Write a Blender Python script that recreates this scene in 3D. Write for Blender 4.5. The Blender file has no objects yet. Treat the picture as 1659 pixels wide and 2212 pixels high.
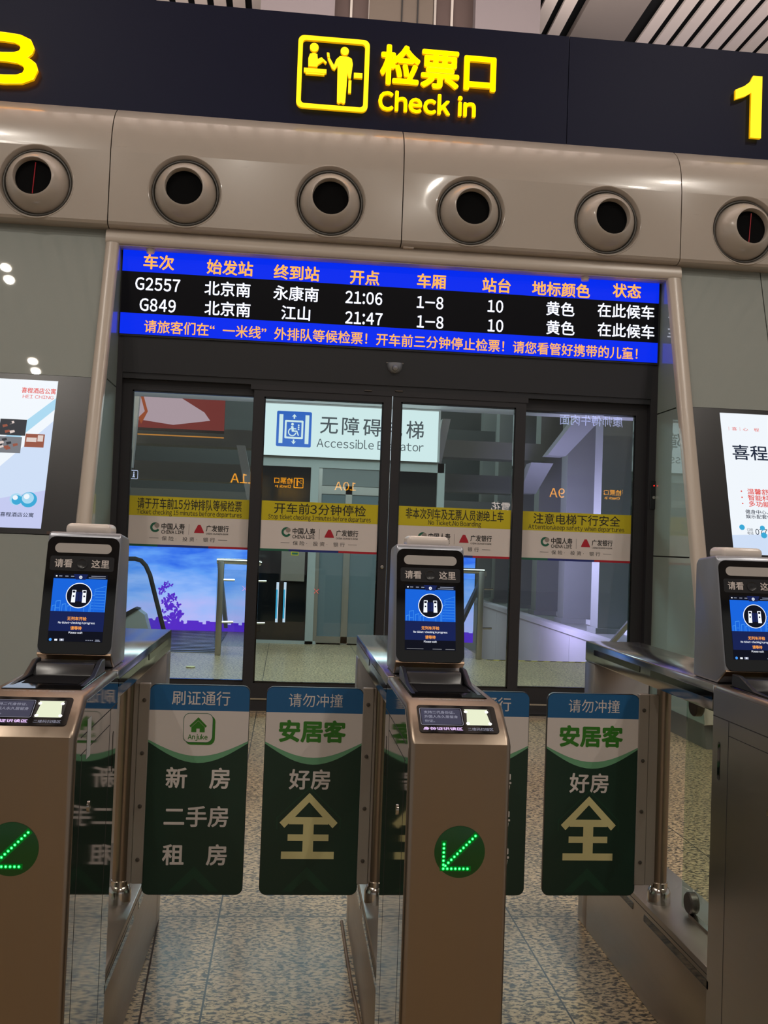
import bpy, bmesh, math, random
from mathutils import Vector, Matrix
PI = math.pi
random.seed(4)
SC = bpy.context.scene
COL = SC.collection

# ------------------------------------------------------------------ camera, world, lights
F = 2124.1
CAM = Vector((0, 0, 1.40))
RX = Vector((0.994629, -0.096925, 0.036326))      # camera right
DN = Vector((0.039243, 0.028363, -0.998827))      # camera down
FW = Vector((0.095781, 0.994887, 0.032015))       # camera forward
cd = bpy.data.cameras.new('camera')
cam = bpy.data.objects.new('camera', cd); COL.objects.link(cam)
UP = -DN
cam.matrix_world = Matrix(((RX.x, UP.x, -FW.x, CAM.x), (RX.y, UP.y, -FW.y, CAM.y), (RX.z, UP.z, -FW.z, CAM.z), (0, 0, 0, 1)))
cd.sensor_fit = 'HORIZONTAL'; cd.sensor_width = 36; cd.lens = F / 1659 * 36
cd.clip_start = 0.05; cd.clip_end = 200
SC.camera = cam
SC.view_settings.view_transform = 'Standard'; SC.view_settings.look = 'None'
SC.view_settings.exposure = 0.0; SC.view_settings.gamma = 1.0
SC.view_settings.use_curve_mapping = False
wd = bpy.data.worlds.new('hall_air'); SC.world = wd; wd.use_nodes = True
bg = wd.node_tree.nodes['Background']
bg.inputs[0].default_value = (1.0, 0.97, 0.93, 1); bg.inputs[1].default_value = 0.30


def light(name, loc, power, size, color=(1, 1, 1), rot=(0, 0, 0), sy=None, spread=None):
    l = bpy.data.lights.new(name, 'AREA'); l.energy = power; l.color = color
    l.shape = 'RECTANGLE'; l.size = size; l.size_y = sy or size
    if spread: l.spread = spread
    o = bpy.data.objects.new(name, l); COL.objects.link(o); o.location = loc; o.rotation_euler = rot
    return o


light('hall_fill_up', (1.0, 9.6, 5.2), 700, 10.0, (1, .92, .87), (PI + .45, 0, 0), 1.0)  # unseen light added to brighten the ceiling slats
light('hall_fill_up', (1.0, 7.9, 6.0), 300, 9.0, (1, .93, .87), (PI - .75, 0, 0), .5)  # another added light, lifts the ceiling on the hall side
light('concourse_ceiling_light', (0.8, 10.6, 3.2), 140, 5.0, (.70, .93, 1), (0, 0, 0), 1.6)
light('concourse_far_fill', (0.0, 20.5, 7.5), 520, 6.0, (.80, .96, 1), (0, 0, 0), 3.0)  # unseen fill added for the deep beams
light('canopy_fill', (0.4, 11.6, 2.5), 90, 6.0, (.84, .88, 1), (PI, 0, 0), .3)  # added light in place of bounce onto the canopy underside
light('stairwell_fill', (3.2, 14.6, 1.4), 150, 1.2, (.62, .52, 1), (0, -PI / 2, 0), 0.8)  # lamp added to tint the stairwell wall purple


def at(px, py, x=None, y=None, z=None):
    """point of the photo's line of sight (photo pixels) at a known real distance or height"""
    d = RX * ((px - 829.5) / F) + DN * ((py - 1106) / F) + FW
    if x is not None: t = x / d.x
    elif y is not None: t = y / d.y
    else: t = (z - CAM.z) / d.z
    return CAM + d * t


# ------------------------------------------------------------------ materials
def lin(c):
    return tuple(((v / 255) / 12.92 if v / 255 <= .04045 else ((v / 255 + .055) / 1.055) ** 2.4) for v in c)


MATS = {}


def mat(name, rgb=(128, 128, 128), rough=.5, metal=0, emit=None, strength=1.0, spec=.5, coat=0, coat_rough=.03):
    m = bpy.data.materials.new(name); m.use_nodes = True; MATS[name] = m
    p = m.node_tree.nodes['Principled BSDF']
    p.inputs['Base Color'].default_value = (*lin(rgb), 1)
    p.inputs['Roughness'].default_value = rough
    p.inputs['Metallic'].default_value = metal
    p.inputs['Specular IOR Level'].default_value = spec
    p.inputs['Coat Weight'].default_value = coat
    p.inputs['Coat Roughness'].default_value = coat_rough
    if emit:
        p.inputs['Emission Color'].default_value = (*lin(emit), 1)
        p.inputs['Emission Strength'].default_value = strength
    return m


def nodes(m):
    return m.node_tree.nodes, m.node_tree.links, m.node_tree.nodes['Principled BSDF']


def noise(m, scale, stretch=(1, 1, 1), detail=4, rough=.55, distort=0, coord='Object'):
    n, l, p = nodes(m)
    tc = n.new('ShaderNodeTexCoord'); mp = n.new('ShaderNodeMapping'); nz = n.new('ShaderNodeTexNoise')
    mp.inputs['Scale'].default_value = stretch
    nz.inputs['Scale'].default_value = scale; nz.inputs['Detail'].default_value = detail
    nz.inputs['Roughness'].default_value = rough; nz.inputs['Distortion'].default_value = distort
    l.new(tc.outputs[coord], mp.inputs['Vector']); l.new(mp.outputs[0], nz.inputs['Vector'])
    return nz.outputs['Fac']


def ramp(m, fac, stops):
    n, l, p = nodes(m); r = n.new('ShaderNodeValToRGB'); l.new(fac, r.inputs[0])
    while len(r.color_ramp.elements) < len(stops): r.color_ramp.elements.new(.5)
    for e, (pos, c) in zip(r.color_ramp.elements, stops):
        e.position = pos; e.color = (*lin(c), 1)
    return r.outputs[0]


def maprange(m, fac, a, b, c, d):
    n, l, p = nodes(m); r = n.new('ShaderNodeMapRange'); l.new(fac, r.inputs[0])
    for i, v in enumerate((a, b, c, d)): r.inputs[i + 1].default_value = v
    return r.outputs[0]


def steel(name, rgb, rough, stretch, spread=.1, bump=.02):
    m = mat(name, rgb, rough, 1)
    n, l, p = nodes(m)
    f = noise(m, 30, stretch, 3)
    l.new(maprange(m, f, .3, .7, rough - spread / 2, rough + spread / 2), p.inputs['Roughness'])
    return m


def glass(name, tint, refl_rough=.0, ior=1.5, boost=1.0):
    m = bpy.data.materials.new(name); m.use_nodes = True; MATS[name] = m
    n, l = m.node_tree.nodes, m.node_tree.links
    n.clear()
    out = n.new('ShaderNodeOutputMaterial'); mix = n.new('ShaderNodeMixShader')
    t = n.new('ShaderNodeBsdfTransparent'); g = n.new('ShaderNodeBsdfGlossy'); fr = n.new('ShaderNodeFresnel')
    t.inputs[0].default_value = (*lin(tint), 1); g.inputs['Roughness'].default_value = refl_rough
    g.inputs[0].default_value = (boost, boost, boost, 1)
    fr.inputs[0].default_value = ior
    geo = n.new('ShaderNodeNewGeometry'); inv = n.new('ShaderNodeMath'); inv.operation = 'SUBTRACT'; inv.inputs[0].default_value = 1
    mul = n.new('ShaderNodeMath'); mul.operation = 'MULTIPLY'; l.new(geo.outputs['Backfacing'], inv.inputs[1])
    l.new(fr.outputs[0], mul.inputs[0]); l.new(inv.outputs[0], mul.inputs[1])   # a reflection at the entry face only
    l.new(mul.outputs[0], mix.inputs[0]); l.new(t.outputs[0], mix.inputs[1]); l.new(g.outputs[0], mix.inputs[2])
    l.new(mix.outputs[0], out.inputs[0])
    return m


mat('frieze_white', (176, 166, 156), .22, spec=.5, coat=.5, coat_rough=.05)
mat('portal_white', (188, 176, 164), .3, spec=.5)
mat('seam_dark', (44, 42, 42), .7)
mat('navy', (14, 18, 48), .5, spec=.18)
mat('letter_yellow', (255, 210, 0), .5, emit=(255, 214, 0), strength=1.15)
mat('letter_side', (210, 150, 0), .5, emit=(255, 190, 0), strength=.55)
mat('black_frame', (42, 41, 45), .42, spec=.4)
mat('black_satin', (34, 34, 37), .3, spec=.5)
mat('black_gloss', (10, 10, 12), .06, spec=.6)
mat('black_matt', (7, 7, 8), .8, spec=.1)
mat('rubber', (26, 26, 26), .7)
mat('wall_glass', (140, 145, 140), .5, spec=.2, coat=.55, coat_rough=.015)
mat('reveal_glass', (150, 164, 156), .5, spec=.2, coat=1, coat_rough=.01).node_tree.nodes['Principled BSDF'].inputs['Coat IOR'].default_value = 2.0
mat('plinth', (92, 90, 86), .35)
steel('steel_brushed', (146, 132, 118), .36, (1, 1, .03), .08)
steel('steel_side', (178, 172, 166), .38, (.3, .3, 2), .05)
steel('steel_polished', (168, 168, 170), .055, (.05, 1, 1), .02, .003)
steel('steel_top', (188, 186, 184), .16, (1, .03, 1), .05, .005)
mat('steel_bright', (196, 190, 182), .16, 1)
mat('steel_bronze', (150, 128, 108), .33, 1)
mat('silver_paint', (150, 152, 160), .35, .6)
mat('strip_grey', (150, 140, 132), .45, .3)
mat('bolt_grey', (92, 86, 82), .4, .8)
mat('white_plastic', (214, 202, 194), .25)
mat('lamp_diffuser', (176, 170, 166), .3)
mat('print_white', (212, 202, 198), .42)
mat('print_blue', (24, 92, 144), .42)
mat('print_green', (14, 48, 36), .4)
mat('print_green_mid', (20, 62, 44), .4)
mat('print_green_pale', (104, 160, 122), .4)
mat('print_leaf', (48, 118, 30), .4)
mat('print_cream', (212, 202, 146), .4)
mat('print_black', (22, 22, 22), .5)
mat('print_grey', (70, 70, 72), .5)
mat('print_red', (170, 20, 40), .4)
mat('print_yellow', (196, 180, 10), .4)
mat('print_teal', (22, 96, 72), .4)
mat('print_navy', (30, 44, 120), .4)
mat('granite_dark', (60, 56, 54), .4)


def em(name, rgb, s=1.0):
    return mat(name, (6, 6, 6), .35, emit=rgb, strength=s, spec=.12)


em('led_black', (3, 3, 6), 1)
em('led_blue', (2, 44, 240), 1.0)
em('led_orange', (255, 174, 78), 1.2)
em('led_white', (235, 238, 255), 1.3)
em('screen_white', (240, 246, 252), 1.0)
em('screen_pale', (206, 222, 246), 1.0)
em('screen_lilac', (196, 202, 240), 1.0)
em('screen_red', (226, 70, 60), 1.0)
em('screen_ink', (28, 40, 62), 1.0)
em('screen_cyan', (58, 168, 214), 1.0)
em('screen_cyan_pale', (170, 216, 240), 1.0)
em('photo_brown', (150, 84, 66), 1.0)
em('photo_pale', (222, 206, 200), 1.0)
em('photo_grey', (120, 122, 128), 1.0)
em('photo_dark', (52, 54, 60), 1.0)
em('ui_blue', (20, 100, 220), 1.0)
em('ui_blue_light', (70, 150, 240), 1.0)
em('ui_navy', (22, 36, 92), .8)
em('ui_dark', (10, 14, 30), .8)
em('ui_orange', (250, 160, 70), 1.1)
em('ui_white', (240, 244, 255), 1.1)
em('ui_grey', (150, 156, 176), 1.0)
em('reader_blue', (74, 74, 96), .7)
em('reader_text', (160, 160, 178), .8)
em('reader_lilac', (236, 200, 255), 1.2)
em('scan_white', (232, 238, 206), 1.0)
em('scan_spot', (255, 255, 240), 4.0)
em('arrow_green', (20, 255, 90), 2.2)
em('arrow_core', (150, 255, 180), 2.0)
em('arrow_glow', (0, 120, 32), .5)
mat('arrow_disc', (3, 26, 9), .3, emit=(0, 90, 20), strength=.16)
em('cross_red', (255, 40, 30), 14.0)
em('lightbox_white', (222, 240, 246), 1.05)
mat('lightbox_blue', (10, 70, 150), .4, emit=(10, 84, 178), strength=.8)
mat('lightbox_ink', (50, 54, 60), .5, emit=(66, 74, 80), strength=.6)
em('advert_purple', (92, 40, 214), 1.0)
em('advert_indigo', (70, 60, 200), 1.0)
em('banner_red', (150, 62, 58), .6)
em('banner_pale', (206, 176, 190), .75)
em('banner_rust', (176, 84, 48), .75)
em('orange_line', (214, 140, 62), .8)
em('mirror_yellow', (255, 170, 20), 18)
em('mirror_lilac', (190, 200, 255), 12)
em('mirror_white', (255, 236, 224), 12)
em('mirror_teal', (30, 200, 190), 6)
em('lamp_glow', (255, 246, 228), 60)
em('sensor_red', (255, 30, 20), 3)
mat('concourse_grey', (118, 122, 120), .5)
mat('concourse_pale', (196, 200, 200), .5)
mat('concourse_dark', (60, 66, 66), .5)
mat('elevator_frame', (168, 172, 168), .45, .2)
mat('elevator_frost', (98, 110, 114), .3, spec=.4)
mat('elevator_black', (16, 18, 20), .08)
mat('window_dark', (44, 54, 54), .15)
mat('parapet', (176, 172, 182), .5)
mat('hazard_yellow', (190, 170, 40), .5)
mat('column_grey', (132, 122, 124), .6)
mat('column_brown', (84, 68, 64), .6)
mat('column_tan', (104, 92, 82), .6)
mat('column_line', (190, 180, 172), .6)
mat('slat_white', (226, 210, 202), .5)
mat('ceiling_void', (8, 8, 9), .8)
mat('ceiling_channel', (138, 126, 120), .6)
mat('metal_plate', (126, 128, 134), .3, .8)
mat('cable_brown', (118, 96, 74), .5)
mat('joint_dark', (58, 44, 34), .8)
mat('paper_scrap', (196, 186, 140), .7)
mat('label_white', (180, 182, 184), .5)
glass('glass_door', (243, 249, 246))
glass('glass_gate', (236, 246, 239))
glass('glass_rail', (236, 244, 246))

# speckled granite with tile joints
m = mat('granite', (168, 154, 134), .36, spec=.3, coat=.06, coat_rough=.10)
n, l, p = nodes(m)
f1 = noise(m, 50, (1.0, 1.7, 1), 5, .58, .6)
c1 = ramp(m, f1, [(.39, (58, 51, 43)), (.46, (102, 90, 74)), (.51, (186, 165, 130)), (.68, (206, 184, 147))])
f2 = noise(m, 1.3, (1, 1, 1), 2)
mixn = n.new('ShaderNodeMix'); mixn.data_type = 'RGBA'; mixn.blend_type = 'MULTIPLY'
mixn.inputs[0].default_value = .5
l.new(c1, mixn.inputs[6]); l.new(ramp(m, f2, [(.3, (212, 206, 200)), (.7, (255, 250, 240))]), mixn.inputs[7])
tc = n.new('ShaderNodeTexCoord'); sp = n.new('ShaderNodeSeparateXYZ'); l.new(tc.outputs['Object'], sp.inputs[0])


def joint(sock, period, off, w):
    a = n.new('ShaderNodeMath'); a.operation = 'SUBTRACT'; l.new(sock, a.inputs[0]); a.inputs[1].default_value = off - period / 2
    b = n.new('ShaderNodeMath'); b.operation = 'PINGPONG'; l.new(a.outputs[0], b.inputs[0]); b.inputs[1].default_value = period / 2
    c = n.new('ShaderNodeMath'); c.operation = 'GREATER_THAN'; l.new(b.outputs[0], c.inputs[0]); c.inputs[1].default_value = period / 2 - w / 2
    return c.outputs[0]


j1 = joint(sp.outputs[0], 1.1, -.2, .006); j2 = joint(sp.outputs[1], .86, 3.72, .006)
mx = n.new('ShaderNodeMath'); mx.operation = 'MAXIMUM'; l.new(j1, mx.inputs[0]); l.new(j2, mx.inputs[1])
mj = n.new('ShaderNodeMix'); mj.data_type = 'RGBA'; l.new(mx.outputs[0], mj.inputs[0])
l.new(mixn.outputs[2], mj.inputs[6]); mj.inputs[7].default_value = (*lin((46, 42, 38)), 1)
l.new(mj.outputs[2], p.inputs['Base Color'])

# sky on the advert wall, with soft clouds (a picture shown by a screen)
m = mat('advert_sky', (8, 8, 8), .3)
n, l, p = nodes(m)
tc = n.new('ShaderNodeTexCoord'); sp = n.new('ShaderNodeSeparateXYZ'); l.new(tc.outputs['Object'], sp.inputs[0])
fz = maprange(m, sp.outputs[2], 0, 1.9, 0, 1)
fn = noise(m, 1.4, (.7, 1, 2.6), 4)
ad = n.new('ShaderNodeMath'); ad.operation = 'MULTIPLY_ADD'; l.new(fn, ad.inputs[0]); ad.inputs[1].default_value = .9
sb = n.new('ShaderNodeMath'); sb.operation = 'SUBTRACT'; l.new(fz, sb.inputs[0]); sb.inputs[1].default_value = .45
l.new(sb.outputs[0], ad.inputs[2])
sky = ramp(m, ad.outputs[0], [(0, (196, 180, 246)), (.3, (150, 180, 250)), (.5, (92, 150, 244)), (.66, (34, 100, 232)), (1, (110, 170, 250))])
l.new(sky, p.inputs['Emission Color']); p.inputs['Emission Strength'].default_value = 1.2
# worn and scuffed frieze: faint marks
m = MATS['frieze_white']; n, l, p = nodes(m)
fs = noise(m, 5, (.6, 1, 3), 8, .75)
l.new(ramp(m, fs, [(.62, (176, 166, 156)), (.8, (150, 142, 134))]), p.inputs['Base Color'])


# ------------------------------------------------------------------ mesh helpers
class MB:
    """collects boxes, prisms, tubes and lathes; build() links them as ONE mesh object"""
    def __init__(self):
        self.bm = bmesh.new()

    def box(self, a, b):
        x0, y0, z0 = [min(p, q) for p, q in zip(a, b)]; x1, y1, z1 = [max(p, q) for p, q in zip(a, b)]
        v = [self.bm.verts.new(c) for c in ((x0, y0, z0), (x1, y0, z0), (x1, y1, z0), (x0, y1, z0), (x0, y0, z1), (x1, y0, z1), (x1, y1, z1), (x0, y1, z1))]
        for f in ((3, 2, 1, 0), (4, 5, 6, 7), (0, 1, 5, 4), (1, 2, 6, 5), (2, 3, 7, 6), (3, 0, 4, 7)):
            self.bm.faces.new([v[i] for i in f])
        return self

    def prism(self, pts, vec):
        """polygon of 3-D points pushed along vec"""
        vec = Vector(vec); pts = [Vector(p) for p in pts]
        a = [self.bm.verts.new(p) for p in pts]; b = [self.bm.verts.new(p + vec) for p in pts]
        k = len(pts)
        self.bm.faces.new(a[::-1]); self.bm.faces.new(b)
        for i in range(k):
            self.bm.faces.new((a[i], a[(i + 1) % k], b[(i + 1) % k], b[i]))
        return self

    def loft(self, rings, close=False, caps=False):
        vs = [[self.bm.verts.new(p) for p in r] for r in rings]
        for i in range(len(vs) - 1):
            k = len(vs[i])
            for j in range(k if close else k - 1):
                self.bm.faces.new((vs[i][j], vs[i][(j + 1) % k], vs[i + 1][(j + 1) % k], vs[i + 1][j]))
        if caps:
            self.bm.faces.new(vs[0][::-1]); self.bm.faces.new(vs[-1])
        return self

    def lathe(self, prof, org=(0, 0, 0), axis=(0, 0, 1), seg=32, caps=True):
        """prof: (radius, height along axis)"""
        ax = Vector(axis).normalized(); o = Vector(org)
        u = ax.orthogonal().normalized(); w = ax.cross(u)
        rings = [[o + ax * h + (u * math.cos(2 * PI * i / seg) + w * math.sin(2 * PI * i / seg)) * max(r, 1e-4) for i in range(seg)] for r, h in prof]
        return self.loft(rings, True, caps)

    def tube(self, pts, r, seg=12):
        pts = [Vector(p) for p in pts]; rings = []; prev = None
        for i, q in enumerate(pts):
            d = (pts[min(i + 1, len(pts) - 1)] - pts[max(i - 1, 0)]).normalized()
            if prev is None: u = d.orthogonal().normalized()
            else: u = (prev - d * prev.dot(d)).normalized()
            prev = u; w = d.cross(u)
            rings.append([q + (u * math.cos(2 * PI * k / seg) + w * math.sin(2 * PI * k / seg)) * r for k in range(seg)])
        return self.loft(rings, True, True)

    def bevel(self, w, seg=2, ang=30):
        bmesh.ops.recalc_face_normals(self.bm, faces=self.bm.faces)
        es = [e for e in self.bm.edges if len(e.link_faces) == 2 and e.calc_face_angle(0) > math.radians(ang)]
        bmesh.ops.bevel(self.bm, geom=es, offset=w, offset_type='OFFSET', segments=seg, profile=.5, affect='EDGES', clamp_overlap=True)
        return self

    def build(self, name, material, parent=None, smooth=True):
        bmesh.ops.recalc_face_normals(self.bm, faces=self.bm.faces)
        me = bpy.data.meshes.new(name); self.bm.to_mesh(me); self.bm.free()
        me.materials.append(MATS[material])
        if smooth:
            for pl in me.polygons: pl.use_smooth = True
            me.set_sharp_from_angle(angle=math.radians(32))
        o = bpy.data.objects.new(name, me); COL.objects.link(o)
        if parent: put(o, parent)
        return o


def put(o, parent):
    o.parent = parent
    w = Vector(); q = parent
    while q: w += Vector(q.location); q = q.parent
    if o.type == 'MESH':                       # parts are written in world space; the thing's Empty carries the offset
        o.data.transform(Matrix.Translation(-w))
    else:
        o.location = Vector(o.location) - w


def tag(o, label, cat, group=None):
    o['label'] = label; o['category'] = cat
    if group: o['group'] = group
    return o


def thing(name, loc, label, cat, group=None):
    o = bpy.data.objects.new(name, None); COL.objects.link(o); o.location = loc; o.empty_display_size = .1
    return tag(o, label, cat, group)


def struct(o, label=None):
    o['kind'] = 'structure'
    if label: o['label'] = label
    return o


def rrect(w, h, r, k=5):
    out = []
    for cx, cy, a in ((w / 2 - r, h / 2 - r, 0), (-w / 2 + r, h / 2 - r, 90), (-w / 2 + r, -h / 2 + r, 180), (w / 2 - r, -h / 2 + r, 270)):
        for i in range(k + 1):
            t = math.radians(a + 90 * i / k); out.append((cx + r * math.cos(t), cy + r * math.sin(t)))
    return out


GL = {}


def glyph(ch):
    """outline of one character as triangles, in em units"""
    if ch not in GL:
        c = bpy.data.curves.new('glyph', 'FONT')
        k = ord(ch)
        c.body = chr(k + 0xFEE0) if 33 <= k <= 126 else ch
        c.size = 1; c.resolution_u = 3
        o = bpy.data.objects.new('glyph', c); COL.objects.link(o)
        bpy.context.view_layer.update()
        me = bpy.data.meshes.new_from_object(o.evaluated_get(bpy.context.evaluated_depsgraph_get()))
        vs = [(v.co.x, v.co.y) for v in me.vertices]; fs = [tuple(pl.vertices) for pl in me.polygons]
        bpy.data.objects.remove(o); bpy.data.curves.remove(c); bpy.data.meshes.remove(me)
        x0 = min([v[0] for v in vs], default=0); x1 = max([v[0] for v in vs], default=.3)
        GL[ch] = (vs, fs, x0, x1)
    return GL[ch]


def layout(s, size, gap=.09, sx=1.0, cjk=1.0, space=.28):
    """list of (glyph, x offset) and total width"""
    x = 0; out = []
    for ch in s:
        if ch == ' ': x += space * size * sx; continue
        if ch == '\u3000': x += size * sx * cjk; continue
        vs, fs, a, b = glyph(ch)
        if ord(ch) < 128:
            out.append((ch, x - a * size * sx)); x += (b - a + gap) * size * sx
        else:
            out.append((ch, x)); x += cjk * size * sx
    return out, x - (gap * size * sx if s and ord(s[-1]) < 128 else 0)


class Canvas:
    """flat printed or lit artwork on a face: origin, right and up directions; layers 0.3 mm apart"""
    def __init__(self, org, u, v, step=.0003):
        self.o = Vector(org); self.u = Vector(u).normalized(); self.v = Vector(v).normalized()
        self.n = self.u.cross(self.v); self.V = []; self.Fc = []; self.mi = []; self.ms = []; self.step = step; self.k = 0; self.ks = {}

    def _m(self, name):
        if name not in self.ms: self.ms.append(name)
        return self.ms.index(name)

    def P(self, x, y, layer):
        return self.o + self.u * x + self.v * y + self.n * (self.step * (layer + 1 + .03 * self.k))

    def nx(self, layer):
        self.k = self.ks[layer] = self.ks.get(layer, -1) + 1

    def poly(self, pts, m, layer=0):
        self.nx(layer); b = len(self.V); self.V += [self.P(x, y, layer) for x, y in pts]
        self.Fc.append(tuple(range(b, b + len(pts)))); self.mi.append(self._m(m)); return self

    def rect(self, x0, y0, x1, y1, m, layer=0):
        return self.poly([(x0, y0), (x1, y0), (x1, y1), (x0, y1)], m, layer)

    def rr(self, cx, cy, w, h, r, m, layer=0):
        return self.poly([(cx + a, cy + b) for a, b in rrect(w, h, r)], m, layer)

    def disc(self, cx, cy, r, m, layer=0, k=28, ry=None):
        return self.poly([(cx + r * math.cos(2 * PI * i / k), cy + (ry or r) * math.sin(2 * PI * i / k)) for i in range(k)], m, layer)

    def ring(self, outer, inner, m, layer=0):
        self.nx(layer); b = len(self.V); k = len(outer)
        self.V += [self.P(x, y, layer) for x, y in outer] + [self.P(x, y, layer) for x, y in inner]
        for i in range(k):
            j = (i + 1) % k; self.Fc.append((b + i, b + j, b + k + j, b + k + i)); self.mi.append(self._m(m))
        return self

    def arc(self, cx, cy, r0, r1, a0, a1, m, layer=0, k=24):
        f = lambda r, i: (cx + r * math.cos(math.radians(a0 + (a1 - a0) * i / k)), cy + r * math.sin(math.radians(a0 + (a1 - a0) * i / k)))
        return self.poly([f(r1, i) for i in range(k + 1)] + [f(r0, k - i) for i in range(k + 1)], m, layer)

    def line(self, pts, w, m, layer=0):
        for (x0, y0), (x1, y1) in zip(pts, pts[1:]):
            d = Vector((x1 - x0, y1 - y0)); q = d.orthogonal().normalized() * w / 2
            self.poly([(x0 + q.x, y0 + q.y), (x0 - q.x, y0 - q.y), (x1 - q.x, y1 - q.y), (x1 + q.x, y1 + q.y)], m, layer)
        return self

    def text(self, s, cx, cy, size, m, layer=2, bold=0.0, sx=1.0, cjk=1.0, gap=.09, align='C', width=None):
        """cx, cy: middle of the line of writing; width: squeeze or stretch to this length"""
        out, w = layout(s, size, gap, sx, cjk)
        if width:
            sx *= width / w; out, w = layout(s, size, gap, sx, cjk)
        x0 = cx - w / 2 if align == 'C' else cx
        offs = [(0, 0)]
        if bold: offs += [(bold * size * math.cos(t), bold * size * math.sin(t)) for t in [PI / 4 * i for i in range(8)]]
        mi = self._m(m)
        for ox, oy in offs[::-1]:
            self.nx(layer)
            for ch, dx in out:
                vs, fs, a, bb = glyph(ch)
                b = len(self.V)
                self.V += [self.P(x0 + dx + x * size * sx + ox, cy + (y - .375) * size + oy, layer) for x, y in vs]
                self.Fc += [tuple(b + i for i in f) for f in fs]; self.mi += [mi] * len(fs)
        return self

    def build(self, name, parent=None):
        me = bpy.data.meshes.new(name); me.from_pydata([tuple(v) for v in self.V], [], self.Fc)
        for k in self.ms: me.materials.append(MATS[k])
        me.polygons.foreach_set('material_index', self.mi); me.update()
        o = bpy.data.objects.new(name, me); COL.objects.link(o)
        if parent: put(o, parent)
        return o


def solid_text(s, org, u, v, size, depth, m, name, parent, bold=.0, gap=.09, width=None, cjk=1.0, side='letter_side'):
    """raised letters: front face lit, sides standing back to the board"""
    cv = Canvas(org, u, v, step=0)
    cv.text(s, 0, 0, size, m, 0, bold, gap=gap, width=width, cjk=cjk)
    return raise_canvas(cv, depth, m, name, parent, side)


def raise_canvas(cv, depth, m, name, parent, side='letter_side'):
    bm = bmesh.new()
    vs = [bm.verts.new(c) for c in cv.V]
    fs = []
    for f in cv.Fc:
        try: fs.append(bm.faces.new([vs[i] for i in f]))
        except ValueError: pass
    bmesh.ops.remove_doubles(bm, verts=bm.verts, dist=1e-6)
    fs = [f for f in bm.faces]
    r = bmesh.ops.extrude_face_region(bm, geom=fs)
    nv = [g for g in r['geom'] if isinstance(g, bmesh.types.BMVert)]
    bmesh.ops.translate(bm, verts=nv, vec=cv.n * depth)
    bm.normal_update()
    me = bpy.data.meshes.new(name)
    for f in bm.faces:
        f.material_index = 0 if abs(f.normal.dot(cv.n)) > .5 else 1
    bm.to_mesh(me); bm.free()
    me.materials.append(MATS[m]); me.materials.append(MATS[side])
    o = bpy.data.objects.new(name, me); COL.objects.link(o); put(o, parent)
    return o


def copy_tree(o, parent=None):
    c = o.copy(); COL.objects.link(c)
    if parent:
        c.parent = parent
    for ch in list(o.children): copy_tree(ch, c)
    return c


X, Y, Z = Vector((1, 0, 0)), Vector((0, 1, 0)), Vector((0, 0, 1))

# ------------------------------------------------------------------ setting: floor, ceiling, walls, portal
FLX = 2.50                                               # the stairwell beyond the doors begins here
b = MB(); b.box((-14, -16, -.2), (14, 12.1, 0)); b.box((-14, 12.1, -.2), (FLX, 30, 0))
struct(b.build('floor', 'granite'))
# ceiling: dark void with white slats running towards the doors
b = MB(); b.box((-16, -16, 9.12), (18, 34, 9.3))
struct(b.build('ceiling', 'ceiling_void'))
chan = at(1300, 50, z=9.0)
b = MB()
for i in range(-58, 64):
    x = i * .27
    if chan.x - .55 < x < chan.x + .5: continue
    b.box((x, -15, 8.98), (x + .175, 33, 9.02))
struct(b.build('ceiling_slats', 'slat_white'))
b = MB(); b.box((chan.x - .40, -15, 8.9), (chan.x + .42, 33, 9.0))
struct(b.build('ceiling_channel', 'ceiling_channel'))

# leaning portal plane: y = PY(z)
SL = .2818


def PY(z): return 6.88 + SL * (z - .1)


PN = Vector((0, -1, SL)).normalized()                    # outward normal of the leaning wall
PU = Vector((0, SL, 1)).normalized()                     # up along it
XL, XR = -1.42, 3.06                                     # inner edges of the portal
OL, OR = -1.525, 3.178                                   # outer edges


def lean_panel(name, x0, x1, z0, z1, m, t=.05, proud=0.0, parent=None):
    o0 = PN * proud
    pts = [Vector((x0, PY(z0), z0)) + o0, Vector((x1, PY(z0), z0)) + o0, Vector((x1, PY(z1), z1)) + o0, Vector((x0, PY(z1), z1)) + o0]
    return MB().prism(pts, -PN * t).build(name, m, parent, False)


# wall cladding left and right, with the recess for the displays
struct(lean_panel('wall_left', -6.0, OL, .17, 1.372, 'wall_glass'))
struct(lean_panel('wall_left', -6.0, OL, 2.575, 3.83, 'wall_glass'))
struct(lean_panel('wall_left', -6.0, -2.62, 1.380, 2.567, 'wall_glass'))
struct(lean_panel('wall_right', OR, 3.885, 2.585, 3.83, 'wall_glass'))
struct(lean_panel('wall_right', 3.893, 8.0, 2.585, 3.83, 'wall_glass'))
struct(lean_panel('wall_right', OR, 8.0, .17, 1.372, 'wall_glass'))
struct(lean_panel('wall_right', 4.26, 8.0, 1.380, 2.577, 'wall_glass'))
b = MB(); b.prism([(-6, PY(0) + .03, 0), (-6, PY(.17) + .03, .17), (-6, 9, .17), (-6, 9, 0)], (6 + XL, 0, 0))
struct(b.build('baseboard_left', 'plinth', None, False))
b = MB(); b.prism([(XR, PY(0) + .03, 0), (XR, PY(.17) + .03, .17), (XR, 9, .17), (XR, 9, 0)], (5, 0, 0))
struct(b.build('baseboard_right', 'plinth', None, False))
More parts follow.
